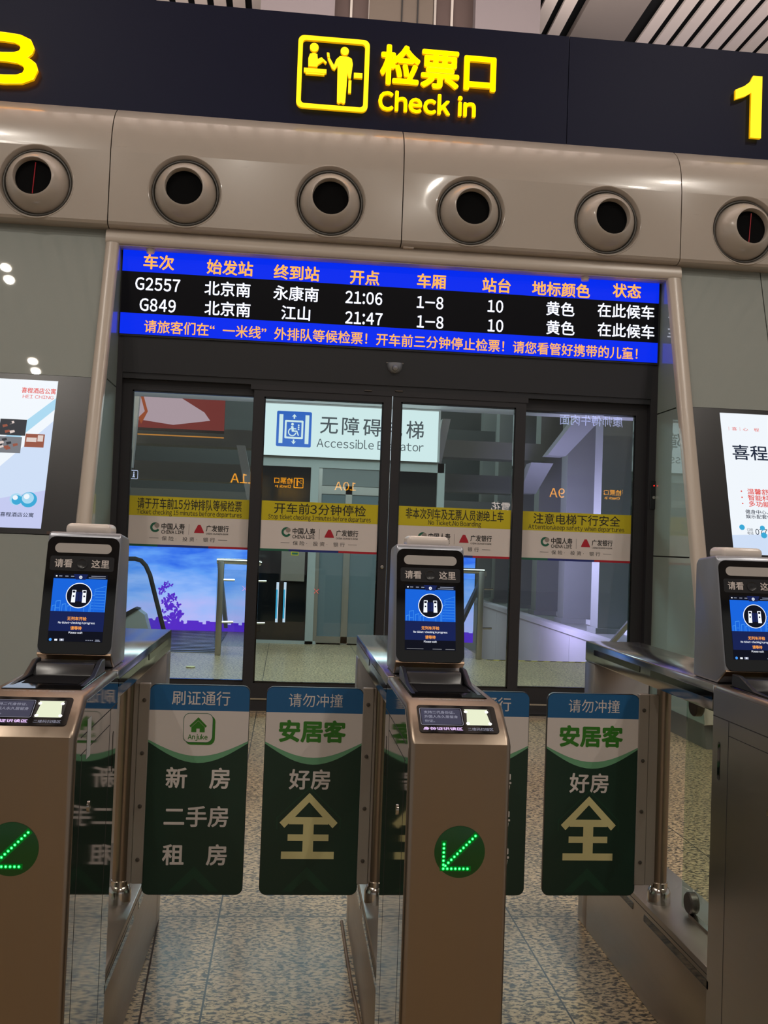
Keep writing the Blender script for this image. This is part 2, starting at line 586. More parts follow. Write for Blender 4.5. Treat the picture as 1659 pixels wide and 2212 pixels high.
# backing behind the cladding
b = MB(); b.prism([(-6, PY(.1) + .07, .1), (-6, PY(3.83) + .07, 3.83), (-6, 8.1, 3.83), (-6, 8.1, .1)], (6 + XL - .03, 0, 0))
b.prism([(XR + .03, PY(.1) + .07, .1), (XR + .03, PY(3.83) + .07, 3.83), (XR + .03, 8.1, 3.83), (XR + .03, 8.1, .1)], (5, 0, 0))
struct(b.build('wall_core', 'seam_dark', None, False))
# reveals between portal and doors: glossy panels in three courses
for side, x0, x1 in (('left', XL - .03, XL), ('right', XR, XR + .03)):
    for z0, z1 in ((.17, 1.372), (1.382, 2.57), (2.58, 3.74)):
        yb = 8.06
        b = MB(); b.prism([(x0, PY(z0) + .02, z0), (x0, yb, z0), (x0, yb, z1), (x0, min(yb - .01, PY(z1) + .02), z1)], (x1 - x0, 0, 0))
        struct(b.build('wall_' + side, 'reveal_glass', None, False))
# rounded white portal frame
def frame_bar(name, p0, p1, across, w=.11):
    """bullnose moulding from p0 to p1"""
    p0, p1, across = Vector(p0), Vector(p1), Vector(across)
    rings = []
    for q in (p0, p1):
        r = []
        for i in range(13):
            t = PI * i / 12
            r.append(q + across * (w / 2 - w / 2 * math.cos(t)) + PN * (.045 * math.sin(t) ** .6 if 0 < i < 12 else -.03))
        rings.append(r)
    return MB().loft(rings, True, True).build(name, 'portal_white')


zt = 3.685
struct(frame_bar('trim_1', (XL, PY(.17), .17), (XL, PY(zt), zt), (-1, 0, 0), XL - OL))
struct(frame_bar('trim_2', (XR, PY(.17), .17), (XR, PY(zt), zt), (1, 0, 0), OR - XR))
struct(frame_bar('trim_3', (OL, PY(zt), zt), (OR, PY(zt), zt), PU, .135))
b = MB(); b.box((XL - .1, PY(zt) - .005, zt - .004), (XR + .1, 8.1, zt + .05))
struct(b.build('trim_4', 'portal_white', None, False))

# frieze with rounded top, four panels between seams
prof = [(8.06, 4.86), (7.985, 4.80), (7.93, 4.755), (7.885, 4.70), (7.85, 4.635), (7.825, 4.56), (7.812, 4.48), (7.80, 4.40), (7.80, 3.845), (7.815, 3.825), (7.85, 3.812), (7.93, 3.81)]
NZ = [at(px, py, y=7.80) for px, py in ((77, 402), (399, 427), (713, 450), (1016, 469), (1312, 486), (1610, 505))]
xs = [-6.2, -3.84, -1.505, .812, 3.135, 5.45, 8.0]
BW = .285
for i in range(len(xs) - 1):
    x0, x1 = xs[i] + .004, xs[i + 1] - .004
    rings = []
    for x in (x0, x1):
        rings.append([Vector((x, yy, zz)) for yy, zz in prof] + [Vector((x, 8.3, 3.81)), Vector((x, 8.3, 4.86))])
    fr = struct(MB().loft(rings, True, True).build('wall_upper', 'frieze_white', None, False))
    cut = MB(); some = False
    for c in NZ:
        if x0 < c.x < x1: cut.lathe([(BW, -.2), (BW, .14)], (c.x, 7.80, 4.12), (0, 1, 0), 64); some = True
    if some:                                             # round openings for the nozzles
        co = cut.build('cutter', 'frieze_white', None, False)
        md = fr.modifiers.new('openings', 'BOOLEAN'); md.object = co; md.operation = 'DIFFERENCE'; md.solver = 'EXACT'
        bpy.context.view_layer.update()
        me = bpy.data.meshes.new_from_object(fr.evaluated_get(bpy.context.evaluated_depsgraph_get()))
        fr.modifiers.clear(); fr.data = me; bpy.data.objects.remove(co)
    for pl in fr.data.polygons: pl.use_smooth = True
    fr.data.set_sharp_from_angle(angle=math.radians(32))
b = MB(); b.box((-6.2, 8.0, 3.85), (8, 8.25, 4.78)); struct(b.build('trim_5', 'seam_dark', None, False))

# air nozzles: dished rim, tilting ball collar, dark throat
nlab = ['air nozzle furthest left under the letter B with a red thread in its throat', 'air nozzle second from left in the frieze, just right of a panel seam', 'air nozzle under the check-in pictogram, left of the middle seam',
        'air nozzle right of the middle seam above the departure time column', 'air nozzle second from right in the frieze above the status column', 'air nozzle at the right edge under the numeral 1 with a red thread']
for i, c in enumerate(NZ):
    c = Vector((c.x, 7.80, 4.12))
    th = thing('air_nozzle', c, nlab[i], 'air vent', 'round air nozzles in the white frieze')
    b = MB(); b.lathe([(BW + .006, -.004), (BW + .006, .002), (BW + .002, .004), (BW - .003, .001), (.277, -.010), (.270, -.024), (.266, -.040), (.262, -.060)], c, (0, -1, .0), 64, False)
    # ring around the socket
    b.build('dished_rim', 'frieze_white', th)
    b = MB(); b.lathe([(.264, -.07), (.264, -.045), (.258, -.036), (.251, -.036), (.246, -.045), (.246, -.07)], c, (0, -1, 0), 64, False)
    b.build('socket_ring', 'plinth', th)
    # ball aimed a little down and towards the middle of the lane
    ax = Vector(((-.03, .0, .0, .05, .09, .09)[i], -1, .035)).normalized()
    cc = c + Vector((0, .095, 0))
    R = .246
    pr = []
    for k in range(15):
        a = math.radians(6 + 72 - (72 - 38) * k / 14 + 14)
        pr.append((R * math.sin(a), R * math.cos(a)))
    pr = [(R * math.sin(math.radians(a)), R * math.cos(math.radians(a))) for a in range(98, 37, -4)]
    r0, h0 = pr[-1]
    pr += [(r0 - .004, h0 + .001), (r0 - .008, h0 - .006), (r0 - .010, h0 - .10)]
    MB().lathe(pr, cc, ax, 48, False).build('ball_collar', 'frieze_white', th)
    MB().lathe([(r0 - .010, h0 - .055), (.0, h0 - .055)], cc, ax, 40, False).build('throat', 'black_matt', th)
    if i in (0, 5):
        q = cc + ax * (h0 - .048)
        MB().tube([q + Vector((.01, 0, r0 - .03)), q + Vector((-.005, 0, -r0 + .03))], .004, 6).build('thread', 'print_red', th)

# ------------------------------------------------------------------ the lit gate sign on the navy fascia
FY = 8.0
k = FY / 7.75
zb, ztp = 4.66, 1.4 + (5.60 - 1.4) * k
sg = thing('gate_sign', (.8, FY, zb), 'long navy sign board with lit yellow check-in lettering across the top', 'sign')
b = MB(); b.box((-6.2, FY, zb), (2.196, FY + .25, ztp)); b.box((2.202, FY, zb), (8.0, FY + .25, ztp)); b.build('board', 'navy', sg, False)


def fs(px, py): return at(px, py, y=FY)


def put_solid(s, px, py, size, name, bold=.0, width=None, gap=.09, cjk=1.0):
    c = fs(px, py)
    return solid_text(s, Vector((c.x, FY - .03, c.z)), X, Z, size, .028, 'letter_yellow', name, sg, bold, gap, width, cjk)


put_solid('B', 21, 132, .515, 'letter', .035, .44)
c = fs(1610, 236); cv = Canvas(Vector((c.x, FY - .03, c.z)), X, Z, 0)
cv.poly([(.118, .268), (.118, -.268), (.022, -.268), (.022, .12), (-.03, .085), (-.118, .052), (-.118, .135), (-.04, .172), (.012, .215), (.036, .268)], 'letter_yellow')
raise_canvas(cv, .028, 'letter_yellow', 'letter', sg)
put_solid('检票口', 949, 156, .345, 'lettering', .030, 1.0)
put_solid('Check in', 921, 231, .200, 'lettering', .03, .80, gap=.12)
# pictogram: clerk behind a desk, traveller handing over a ticket
c = fs(719, 166); cv = Canvas(Vector((c.x, FY - .03, c.z)), X, Z, 0)
W, Hh = .585, .60
cv.ring(rrect(W, Hh, .05), rrect(W - .075, Hh - .075, .028), 'letter_yellow')
cv.disc(-.162, .205, .036, 'letter_yellow')
cv.poly([(-.205, .045), (-.13, .045), (-.13, .06), (-.085, .095), (-.065, .075), (-.055, .09), (-.10, .128), (-.13, .11), (-.135, .15), (-.16, .16), (-.195, .15), (-.207, .11)], 'letter_yellow')
cv.rect(-.24, -.005, -.055, .03, 'letter_yellow')
cv.rect(-.225, -.02, -.07, -.008, 'letter_yellow')
cv.disc(.088, .195, .034, 'letter_yellow')
cv.poly([(.04, -.235), (.055, -.245), (.07, -.235), (.078, -.235), (.092, -.245), (.107, -.235), (.118, .02), (.128, -.03), (.146, -.03), (.158, .09), (.148, .135), (.12, .15), (.05, .15), (.02, .12), (.004, .07), (-.036, .135), (-.05, .12), (-.01, .04), (.01, .03), (.034, .07)], 'letter_yellow')
cv.poly([(-.058, .17), (-.038, .17), (-.032, .135), (-.052, .135)], 'letter_yellow')
cv.rect(.128, -.15, .152, -.045, 'letter_yellow')
cv.rect(.17, -.02, .24, .022, 'letter_yellow')
raise_canvas(cv, .028, 'letter_yellow', 'pictogram', sg)

# ------------------------------------------------------------------ doors and the frame around them
DY = 8.03                                                # front of the fixed frame
b = MB()
b.box((XL - .035, DY - .01, 0), (-1.375, DY + .16, 3.72)); b.box((3.0, DY - .01, 0), (XR + .035, DY + .16, 3.72))
b.box((XL, DY - .01, 3.69), (XR, DY + .16, 3.74))
b.build('trim_6', 'black_frame', None, False)['kind'] = 'structure'
b = MB(); b.box((-1.375, DY - .015, 2.70), (3.0, DY + .16, 3.0)); b.box((-1.375, DY + .0, 2.655), (3.0, DY + .16, 2.70))
struct(b.build('trim_7', 'black_satin', None, False))
b = MB(); b.box((XL - .1, DY + .16, 3.24), (XR + .1, DY + .3, 4.9)); struct(b.build('wall_front', 'seam_dark', None, False))


def door(n, x0, x1, gx0, gx1, yo, gz1, dark):
    d = bpy.data.objects.new('door_%d' % n, None); COL.objects.link(d); d.location = ((x0 + x1) / 2, DY + yo, 0); struct(d)
    gz0 = .238
    b = MB(); y0, y1 = DY + yo, DY + yo + .045
    b.box((x0, y0, 0.02), (gx0, y1, 2.655)); b.box((gx1, y0, .02), (x1, y1, 2.655))
    b.box((gx0, y0, .02), (gx1, y1, gz0)); b.box((gx0, y0, gz1), (gx1, y1, 2.655))
    b.build('frame', 'black_frame', d, False)
    b = MB()
    for q in ((gx0, gz0, gx0 + .012, gz1), (gx1 - .012, gz0, gx1, gz1), (gx0, gz0, gx1, gz0 + .012), (gx0, gz1 - .012, gx1, gz1)):
        b.box((q[0], y0 + .008, q[1]), (q[2], y1 - .008, q[3]))
    b.build('glazing_bead', 'black_gloss', d, False)
    b = MB(); b.box((gx0 + .002, y0 + .018, gz0 + .002), (gx1 - .002, y0 + .026, gz1 - .002)); b.build('glass', 'glass_door', d, False)
    return d


door(1, -1.375, -.312, -1.300, -.316, .062, 2.572, 1)
door(2, -.322, .808, -.238, .738, .004, 2.560, 0)
door(3, .816, 1.935, .884, 1.849, .004, 2.572, 0)
door(4, 1.925, 3.0, 1.934, 2.902, .062, 2.564, 1)
b = MB(); b.box((-.35, DY - .003, 2.615), (1.95, DY + .004, 2.655)); struct(b.build('trim_8', 'black_frame', None, False))
# bright strip on the door sill and small catches
b = MB(); b.box((-1.37, DY - .012, 0), (3.0, DY + .12, .018)); struct(b.build('trim_9', 'steel_bright', None, False))
b = MB(); b.box((-.3, DY - .003, .105), (3.0, DY + .001, .118)); struct(b.build('trim_10', 'steel_bright', None, False))
for px, py, lab in ((795, 844, 'left'), (862, 845, 'right')):
    q = at(px, py, y=DY)
    b = MB(); b.box((q.x - .032, DY - .012, q.z - .006), (q.x + .032, DY + .004, q.z + .006)); b.bevel(.002, 1)
    tag(b.build('door_catch', 'bolt_grey'), 'small metal catch over the sliding doors, just %s of the centre gap' % lab, 'catch', 'catches above the sliding doors')
q = at(829, 1225, y=DY)
b = MB(); b.lathe([(.014, 0), (.014, .012), (.009, .016)], (q.x - .015, DY + .004, q.z), (0, -1, 0), 16)
tag(b.build('door_lock', 'steel_bright'), 'round silver lock cylinder on the middle door stile', 'lock')
# motion sensor on the header
q = at(853, 795, y=DY - .03)
th = thing('motion_sensor', (q.x, DY - .015, q.z), 'grey half-dome sensor on the black header over the middle of the doors', 'sensor')
rg = []
for i in range(7):
    a = PI / 2 * i / 6
    rr = .066 * math.cos(a) ** .8 if i < 6 else .004
    rg.append([Vector((q.x + rr * math.cos(PI * k / 16 + PI), DY - .016 + rr * .85 * math.sin(PI * k / 16 + PI), q.z + .04 - .085 * math.sin(a))) for k in range(17)])
MB().loft(rg, True, True).build('dome', 'silver_paint', th)
MB().lathe([(.024, 0), (.026, .02), (.02, .034), (.006, .04)], (q.x, DY - .05, q.z), (0, -1, -.35), 20).build('lens_hood', 'silver_paint', th)
b = MB(); b.box((q.x - .07, DY - .022, q.z + .038), (q.x + .07, DY - .014, q.z + .046)); b.build('top_cap', 'strip_grey', th)

# ------------------------------------------------------------------ departure board
BY = 8.0
th = thing('departure_board', (.82, BY, 3.0), 'blue and black LED departure board over the glass doors', 'display board')
b = MB(); b.box((-1.41, BY, 2.99), (3.05, BY + .12, 3.70)); b.build('casing', 'black_satin', th, False)


def bs(px, py): return at(px, py, y=BY - .004)


p0, p1 = bs(266, 538), bs(1418, 785)
bx0, bx1, bz0, bz1 = -1.408, 3.038, 3.005, 3.683
h = bz1 - bz0
cv = Canvas((0, BY - .004, 0), X, Z, .0008)
cv.rect(bx0, bz0, bx1, bz1, 'led_black', 0)
cv.rect(bx0, bz1 - .255 * h, bx1, bz1, 'led_blue', 1)
cv.rect(bx0, bz0, bx1, bz0 + .250 * h, 'led_blue', 1)
cv.build('screen', th)
cv = Canvas((0, BY - .006, 0), X, Z, .0008)
for s, px, py in (('车次', 343, 567), ('始发站', 497, 579), ('终到站', 641, 590), ('开点', 788, 600), ('车厢', 932, 608), ('站台', 1073, 617), ('地标颜色', 1212, 626), ('状态', 1354, 629)):
    q = bs(px, py); cv.text(s, q.x, q.z, .125, 'led_orange', 1, .022)
for row, ys in ((('G2557', '北京南', '永康南', '21:06', '1-8', '10', '黄色', '在此候车'), (614, 625, 635, 643, 653, 661, 668, 673)),
                (('G849', '北京南', '江山', '21:47', '1-8', '10', '黄色', '在此候车'), (659, 668, 677, 687, 695, 703, 709, 715))):
    for s, px, py in zip(row, (341, 492, 640, 786, 929, 1070, 1210, 1352), ys):
        q = bs(px, py)
        if ord(s[0]) < 128: cv.text(s, q.x, q.z - .003, .132, 'led_white', 1, .016, sx=.80, gap=.14)
        else: cv.text(s, q.x, q.z, .125, 'led_white', 1, .014)
q0, q1 = bs(311, 706), bs(1364, 763)
cv.text('请旅客们在“一米线”外排队等候检票！开车前三分钟停止检票！请您看管好携带的儿童！', (q0.x + q1.x) / 2 + .06, (q0.z + q1.z) / 2, .108, 'led_orange', 1, .012, width=q1.x - q0.x + .12)
cv.build('lettering', th)
# two small detectors under the portal head
for px, py, lab in ((325, 534, 'left'), (1265, 594, 'right')):
    q = at(px, py, y=7.93)
    th = thing('detector', (q.x, 7.93, 3.66), 'small white detector under the portal head near the %s end of the departure board' % lab, 'detector', 'white detectors above the departure board')
    b = MB(); b.lathe([(.035, 0), (.037, .012), (.037, .02)], (q.x, 7.945, 3.664), (0, 0, 1), 20); b.build('base', 'white_plastic', th)
    b = MB(); b.lathe([(.030, 0), (.033, .014)], (q.x, 7.945, 3.65), (0, 0, 1), 20); b.build('lens', 'white_plastic', th)
q = at(882, 531, y=7.88)
b = MB(); b.box((q.x - .045, 7.85, 3.80), (q.x + .045, 7.90, 3.85)); b.bevel(.006, 2)
tag(b.build('junction_box', 'white_plastic'), 'small cream box on the frieze at the foot of the middle seam', 'box')

# ------------------------------------------------------------------ notice stickers on the doors
STK = ((-1.296, -.318, '请于开车前15分钟排队等候检票', 'Ticket checking 15 minutes before departures', .062, 'ticket checking 15 minutes before departure', 'on the left outer door leaf'),
       (-.236, .736, '开车前3分钟停检', 'Stop ticket checking 3 minutes before departures', .004, 'stop checking 3 minutes before departure', 'on the left sliding leaf'),
       (.886, 1.847, '非本次列车及无票人员谢绝上车', 'No Ticket,No Boarding', .004, 'no ticket, no boarding', 'on the right sliding leaf'),
       (1.936, 2.900, '注意电梯下行安全', 'Attention,keep safety when departures', .062, 'keep safety', 'on the right outer door leaf'))
for x0, x1, cn, en, yo, words, where in STK:
    y = DY + yo + .017
    z1, z0 = 1.715, 1.308; w = x1 - x0
    th = thing('notice_sticker', ((x0 + x1) / 2, y, z0), 'yellow and white notice, %s, %s' % (words, where), 'notice', 'notices across the glass doors')
    b = MB(); b.box((x0, y - .001, z0), (x1, y + .0005, z1)); b.build('backing', 'print_white', th, False)
    cv = Canvas((x0, y - .001, z0), X, Z, .0004)
    H = z1 - z0
    cv.rect(0, H * .61, w, H, 'print_yellow', 0)
    for q in range(12):
        cv.rect(w * q / 12, 0, w * (q + 1) / 12, .018, ('print_teal', 'print_teal', 'print_teal', 'print_navy', 'print_navy', 'print_navy', 'print_navy', 'print_navy', 'print_red', 'print_red', 'print_red', 'print_red')[q], 0)
    wid = min(.86 * w, .105 * len(cn) * .9 if len(cn) < 10 else .86 * w)
    cv.text(cn, w / 2, H * .858, .094, 'print_black', 1, .008, width=wid)
    cv.text(en, w / 2, H * .688, .050, 'print_black', 1, .008, width=.86 * w if len(en) > 30 else .46 * w)
    lx, ly = .225 * w, H * .385
    # ring emblem and writing of the first company, bar, red triangle emblem and writing of the second
    cv.arc(lx, ly, .022, .040, 60, 330, 'print_teal', 1); cv.disc(lx + .014, ly + .016, .020, 'strip_grey', 2)
    cv.text('中国人寿', .37 * w, H * .41, .054, 'print_black', 1, .02, width=.195 * w)
    cv.text('CHINA LIFE', .37 * w, H * .30, .036, 'print_black', 1, .02, width=.185 * w)
    cv.rect(.5 * w, H * .26, .5 * w + .002, H * .47, 'print_grey', 1)
    tx, ty = .585 * w, H * .375
    cv.poly([(tx - .040, ty - .030), (tx + .040, ty - .030), (tx + .034, ty - .012), (tx + .010, ty + .036), (tx - .010, ty + .036), (tx - .034, ty - .012)], 'print_red', 1)
    cv.poly([(tx - .016, ty - .010), (tx + .016, ty - .010), (tx, ty + .016)], 'print_white', 2)
    cv.text('广发银行', .735 * w, H * .40, .054, 'print_black', 1, .016, width=.19 * w)
    cv.text('CHINA GUANGFA BANK', .735 * w, H * .295, .018, 'print_black', 1, .01, width=.185 * w)
    cv.text('保 险 · 投 资 · 银 行', w / 2, H * .17, .038, 'print_grey', 1, .0, width=.44 * w)
    cv.rect(.18 * w, H * .17, .255 * w, H * .17 + .0025, 'print_grey', 1); cv.rect(.745 * w, H * .17, .82 * w, H * .17 + .0025, 'print_grey', 1)
    cv.build('print', th)

# switch panel on the right door frame
q = at(1411, 1075, y=DY - .01)
th = thing('door_switch', (q.x, DY - .01, q.z - .07), 'black door switch with key barrel on the right door frame', 'switch')
b = MB(); b.box((q.x - .03, DY - .022, q.z - .10), (q.x + .03, DY - .01, q.z + .14)); b.bevel(.003, 1); b.build('plate', 'black_gloss', th)
MB().lathe([(.013, 0), (.013, .008), (.006, .009)], (q.x, DY - .021, q.z), (0, -1, 0), 20).build('key_barrel', 'steel_bright', th)
MB().lathe([(.005, 0), (.005, .003)], (q.x, DY - .021, q.z + .10), (0, -1, 0), 10).build('indicator', 'sensor_red', th)

# ------------------------------------------------------------------ advert displays in the leaning walls
def display(x0, x1, z0, z1, sx0, sx1, sz0, sz1, label):
    th = thing('wall_display', ((x0 + x1) / 2, PY(z0), z0), label, 'display', 'tall advert displays beside the doors')
    o0 = PN * .004
    pts = [Vector((x, PY(z), z)) + o0 for x, z in ((x0, z0), (x1, z0), (x1, z1), (x0, z1))]
    MB().prism(pts, -PN * .09).build('surround', 'black_satin', th, False)
    org = Vector((sx0, PY(sz0), sz0)) + PN * .005
    w = sx1 - sx0; h = (sz1 - sz0) * math.sqrt(1 + SL * SL)
    return th, org, w, h


th, org, w, h = display(-2.62, OL, 1.376, 2.571, -2.42, -1.765, 1.415, 2.527, 'tall lit hotel advert display in the left wall with blue spheres and room photos')
cv = Canvas(org, X, PU, .0006)
cv.rect(0, 0, w, h, 'screen_pale', 0)
cv.poly([(0, h * .1), (w, h * .72), (w, h), (0, h)], 'screen_white', 1)
cv.poly([(w * .35, h * .42), (w, h * .80), (w, h * .88), (w * .35, h * .52)], 'screen_cyan_pale', 2)
cv.poly([(0, 0), (w, 0), (w, h * .25), (0, h * .12)], 'screen_lilac', 1)
cv.text('喜程酒店公寓', w * .80, h * .925, .048, 'screen_red', 3, .012, width=w * .385)
cv.text('HEI CHING', w * .80, h * .882, .036, 'screen_red', 3, .0, width=w * .34)
for x, y, a, c2, c3 in ((.42, .66, .29, 'photo_dark', 'photo_pale'), (.39, .54, .29, 'photo_grey', 'photo_pale')):
    cv.rect(w * x, h * (y - .05), w * (x + a), h * (y + .06), c2, 3)
    for q in range(9):
        rx, ry = random.uniform(x + .02, x + a - .05), random.uniform(y - .045, y + .03)
        cv.poly([(w * rx, h * ry), (w * (rx + .05), h * (ry + .01)), (w * (rx + .04), h * (ry + .025)), (w * (rx - .01), h * (ry + .018))], random.choice((c3, 'photo_grey', 'photo_dark', 'photo_brown')), 4)
cv.rect(w * .715, h * .535, w * .925, h * .625, 'photo_brown', 3); cv.rect(w * .73, h * .57, w * .84, h * .60, 'photo_pale', 4); cv.rect(w * .85, h * .575, w * .91, h * .618, 'photo_pale', 4)
cv.disc(w * .70, h * .185, .045, 'screen_cyan_pale', 3); cv.disc(w * .71, h * .18, .036, 'screen_cyan', 4); cv.disc(w * .69, h * .195, .018, 'screen_white', 5)
cv.disc(w * .835, h * .185, .058, 'screen_cyan', 3); cv.disc(w * .825, h * .195, .042, 'screen_cyan_pale', 4); cv.disc(w * .81, h * .205, .02, 'screen_white', 5)
cv.text('座喜程酒店公寓', w * .70, h * .085, .036, 'screen_ink', 3, .01, width=w * .42)
cv.build('screen', th)
b = MB(); q = Vector((-1.66, PY(1.385), 1.385)) + PN * .006
b.box((-1.72, q.y - .004, 1.378), (-1.60, q.y + .004, 1.40)); b.build('sensor_window', 'column_brown', th, False)

th, org, w, h = display(OR, 4.26, 1.376, 2.581, 3.402, 4.06, 1.415, 2.545, 'tall lit hotel advert display in the right wall with a phone number at its foot')
cv = Canvas(org, X, PU, .0006)
cv.rect(0, 0, w, h, 'screen_white', 0)
cv.poly([(0, 0), (w, 0), (w, h * .16), (0, h * .13)], 'screen_pale', 1)
cv.text('｜喜｜心　程', w * .27, h * .885, .032, 'screen_red', 2, .0, width=w * .42)
cv.text('喜程', w * .33, h * .715, .135, 'screen_ink', 2, .012, width=w * .46)
for i, s in enumerate(('温馨舒适', '智能科技', '多功能娱')):
    yy = h * (.437 - .043 * i)
    cv.text(s, w * .42, yy, .05, 'screen_red', 2, .014, width=w * .36); cv.disc(w * .17, yy, .006, 'screen_red', 2)
cv.text('健身中心、室内', w * .42, h * .295, .036, 'screen_ink', 2, .01, width=w * .46)
cv.text('娱乐配套供酒店', w * .42, h * .262, .036, 'screen_ink', 2, .01, width=w * .46)
cv.text('订房', w * .225, h * .17, .026, 'screen_ink', 2); cv.text('电话', w * .225, h * .147, .026, 'screen_ink', 2)
cv.text('0775-', w * .42, h * .158, .062, 'screen_ink', 2, .008, width=w * .26)
for x, y, r in ((.13, .185, .022), (.39, .135, .024), (.38, .185, .02), (.62, .12, .03)):
    cv.disc(w * x, h * y, r, 'screen_cyan', 2); cv.disc(w * x - .005, h * y + .006, r * .6, 'screen_cyan_pale', 3)
cv.build('screen', th)

# ------------------------------------------------------------------ ticket gates
FYG = 2.05                                               # front face of the gates


def arrow_dots():
    d = []
    for i in range(11): d.append((-.030 + .0062 * i, -.028 + .0062 * i))
    for i in range(7): d.append((-.034 + .0085 * i, -.034))
    for i in range(6): d.append((-.034, -.026 + .0085 * i))
    return d


def flap(g, s_pole, x_in, x_out, kind, lab):
    """swinging flap: pole and collar on the sill, clamp strip with bolts, printed board"""
    yc = 3.03; z0, z1 = .326, .953
    sgn = 1 if x_out > x_in else -1
    w = abs(x_out - x_in); xc = (x_in + x_out) / 2; hh = z1 - z0
    body = MB().prism([(xc + a, yc - .006, (z0 + z1) / 2 + c) for a, c in rrect(w, hh, .022)], (0, .012, 0)).build('flap', 'black_satin', g, False)
    body['label'] = lab
    r = .0225
    MB().lathe([(r, .33), (r, .985)], (s_pole, yc, 0), Z, 24).build('pole', 'steel_brushed', body)
    MB().lathe([(.0355, .300), (.0355, .337), (.034, .342), (.029, .352), (.026, .354), (.026, .368), (.0225, .370)], (s_pole, yc, 0), Z, 32).build('collar', 'steel_bright', body)
    # clamp strip folded round the board's edge
    a0 = x_in + sgn * .002; a1 = s_pole + sgn * .012
    q0, q1 = sorted((a0 + sgn * .0, a1))
    b = MB(); b.box((min(a0, a0 - sgn * .033), yc - .0115, .36), (max(a0, a0 - sgn * .033), yc + .0115, z1 + .002)); b.bevel(.002, 1)
    b.box((min(a0 - sgn * .034, a1), yc - .009, .36), (max(a0 - sgn * .034, a1), yc + .009, z1))
    b.build('clamp_strip', 'strip_grey', body, False)
    for i in range(4):
        b = MB(); b.lathe([(.0062, 0), (.0056, .002), (.003, .0026)], (a0 - sgn * .016, yc - .0114, .905 - i * .158), (0, -1, 0), 14)
        b.build('bolt', 'bolt_grey', body)
    # printed face
    xl = min(x_in, x_out)
    cv = Canvas((xl, yc - .0062, z0), X, Z, .00025)
    cv.poly([(w / 2 + a, hh / 2 + c) for a, c in rrect(w - .003, hh - .003, .021)], 'print_green', 0)
    top = [(w / 2 + a, hh / 2 + c) for a, c in rrect(w - .003, hh - .003, .021) if hh / 2 + c > hh * .88]
    cv.poly([(w - .0015, hh * .877)] + top + [(.0015, hh * .877)], 'print_blue', 1)

    def sag(base, dip, lift=0): return [(.0015 + (w - .003) * i / 16, hh * (base - dip * math.sin(PI * i / 16)) + lift) for i in range(17)]
    cv.poly(sag(.725, .098) + [(w - .0015, hh * .877), (.0015, hh * .877)], 'print_green_pale', 1)
    cv.poly(sag(.735, .075) + [(w - .0015, hh * .877), (.0015, hh * .877)], 'print_white', 2)
    cx = w / 2 + (.004 if kind == 'A' else -.006)
    # faint chevron near the foot
    cv.poly([(cx - .075, .01), (cx - .045, .01), (cx, .05), (cx + .045, .01), (cx + .075, .01), (cx, .085)], 'print_green_mid', 1)
    if kind == 'A':
        cv.text('刷证通行', cx, hh * .937, .046, 'print_white', 2, .006, width=.176)
        lx, ly = cx - .006, hh * .795; s = .044
        cv.poly([(lx + .007 + a, ly - .007 + c) for a, c in rrect(2 * s, 2 * s, .018)], 'print_leaf', 3)
        cv.poly([(lx + a, ly + c) for a, c in rrect(2 * s, 2 * s, .018)], 'print_teal', 4)
        cv.poly([(lx + a, ly + c) for a, c in rrect(2 * s - .003, 2 * s - .003, .017)], 'print_white', 5)
        cv.poly([(lx - .026, ly + .006), (lx, ly + .032), (lx + .026, ly + .006), (lx + .022, ly + .001), (lx, ly + .022), (lx - .022, ly + .001)], 'print_leaf', 6)
        cv.poly([(lx - .020, ly + .002), (lx, ly + .021), (lx + .020, ly + .002), (lx + .020, ly - .013), (lx + .005, ly - .013), (lx + .005, ly - .002), (lx - .005, ly - .002), (lx - .005, ly - .013), (lx - .020, ly - .013)], 'print_leaf', 6)
        cv.text('Anjuke', lx, ly - .027, .019, 'print_leaf', 6, .02, width=.058)
        cv.text('新', cx - .064, hh * .555, .066, 'print_white', 2, .022); cv.text('房', cx + .066, hh * .555, .066, 'print_white', 2, .022)
        cv.text('二手房', cx, hh * .372, .066, 'print_white', 2, .018, width=.198)
        cv.text('租', cx - .064, hh * .190, .066, 'print_white', 2, .022); cv.text('房', cx + .066, hh * .190, .066, 'print_white', 2, .022)
    else:
        cv.text('请勿冲撞', cx + .008, hh * .937, .044, 'print_white', 2, .0, width=.168)
        cv.text('安居客', cx, hh * .787, .068, 'print_leaf', 3, .040, width=.206)
        cv.text('好房', cx, hh * .555, .064, 'print_white', 2, .02, width=.130)
        # big arrow-like character: a pitched roof over a king
        ay = hh * .18
        top = ay + .195
        cv.poly([(cx - .098, ay + .120), (cx, top + .018), (cx + .098, ay + .120), (cx + .098, ay + .085), (cx + .094, ay + .085), (cx + .094, ay + .118), (cx, top + .012), (cx - .094, ay + .118), (cx - .094, ay + .085), (cx - .098, ay + .085)], 'print_green_mid', 2)
        cv.poly([(cx - .088, ay + .105), (cx, top), (cx + .088, ay + .105), (cx + .073, ay + .089), (cx, top - .028), (cx - .073, ay + .089)], 'print_cream', 3)
        cv.rect(cx - .060, ay + .100, cx + .060, ay + .122, 'print_cream', 3)
        cv.rect(cx - .016, ay + .010, cx + .016, ay + .11, 'print_cream', 3)
        cv.rect(cx - .062, ay + .050, cx + .062, ay + .070, 'print_cream', 3)
        cv.rect(cx - .080, ay - .004, cx + .080, ay + .018, 'print_cream', 3)
    cv.build('print', body)
    return body


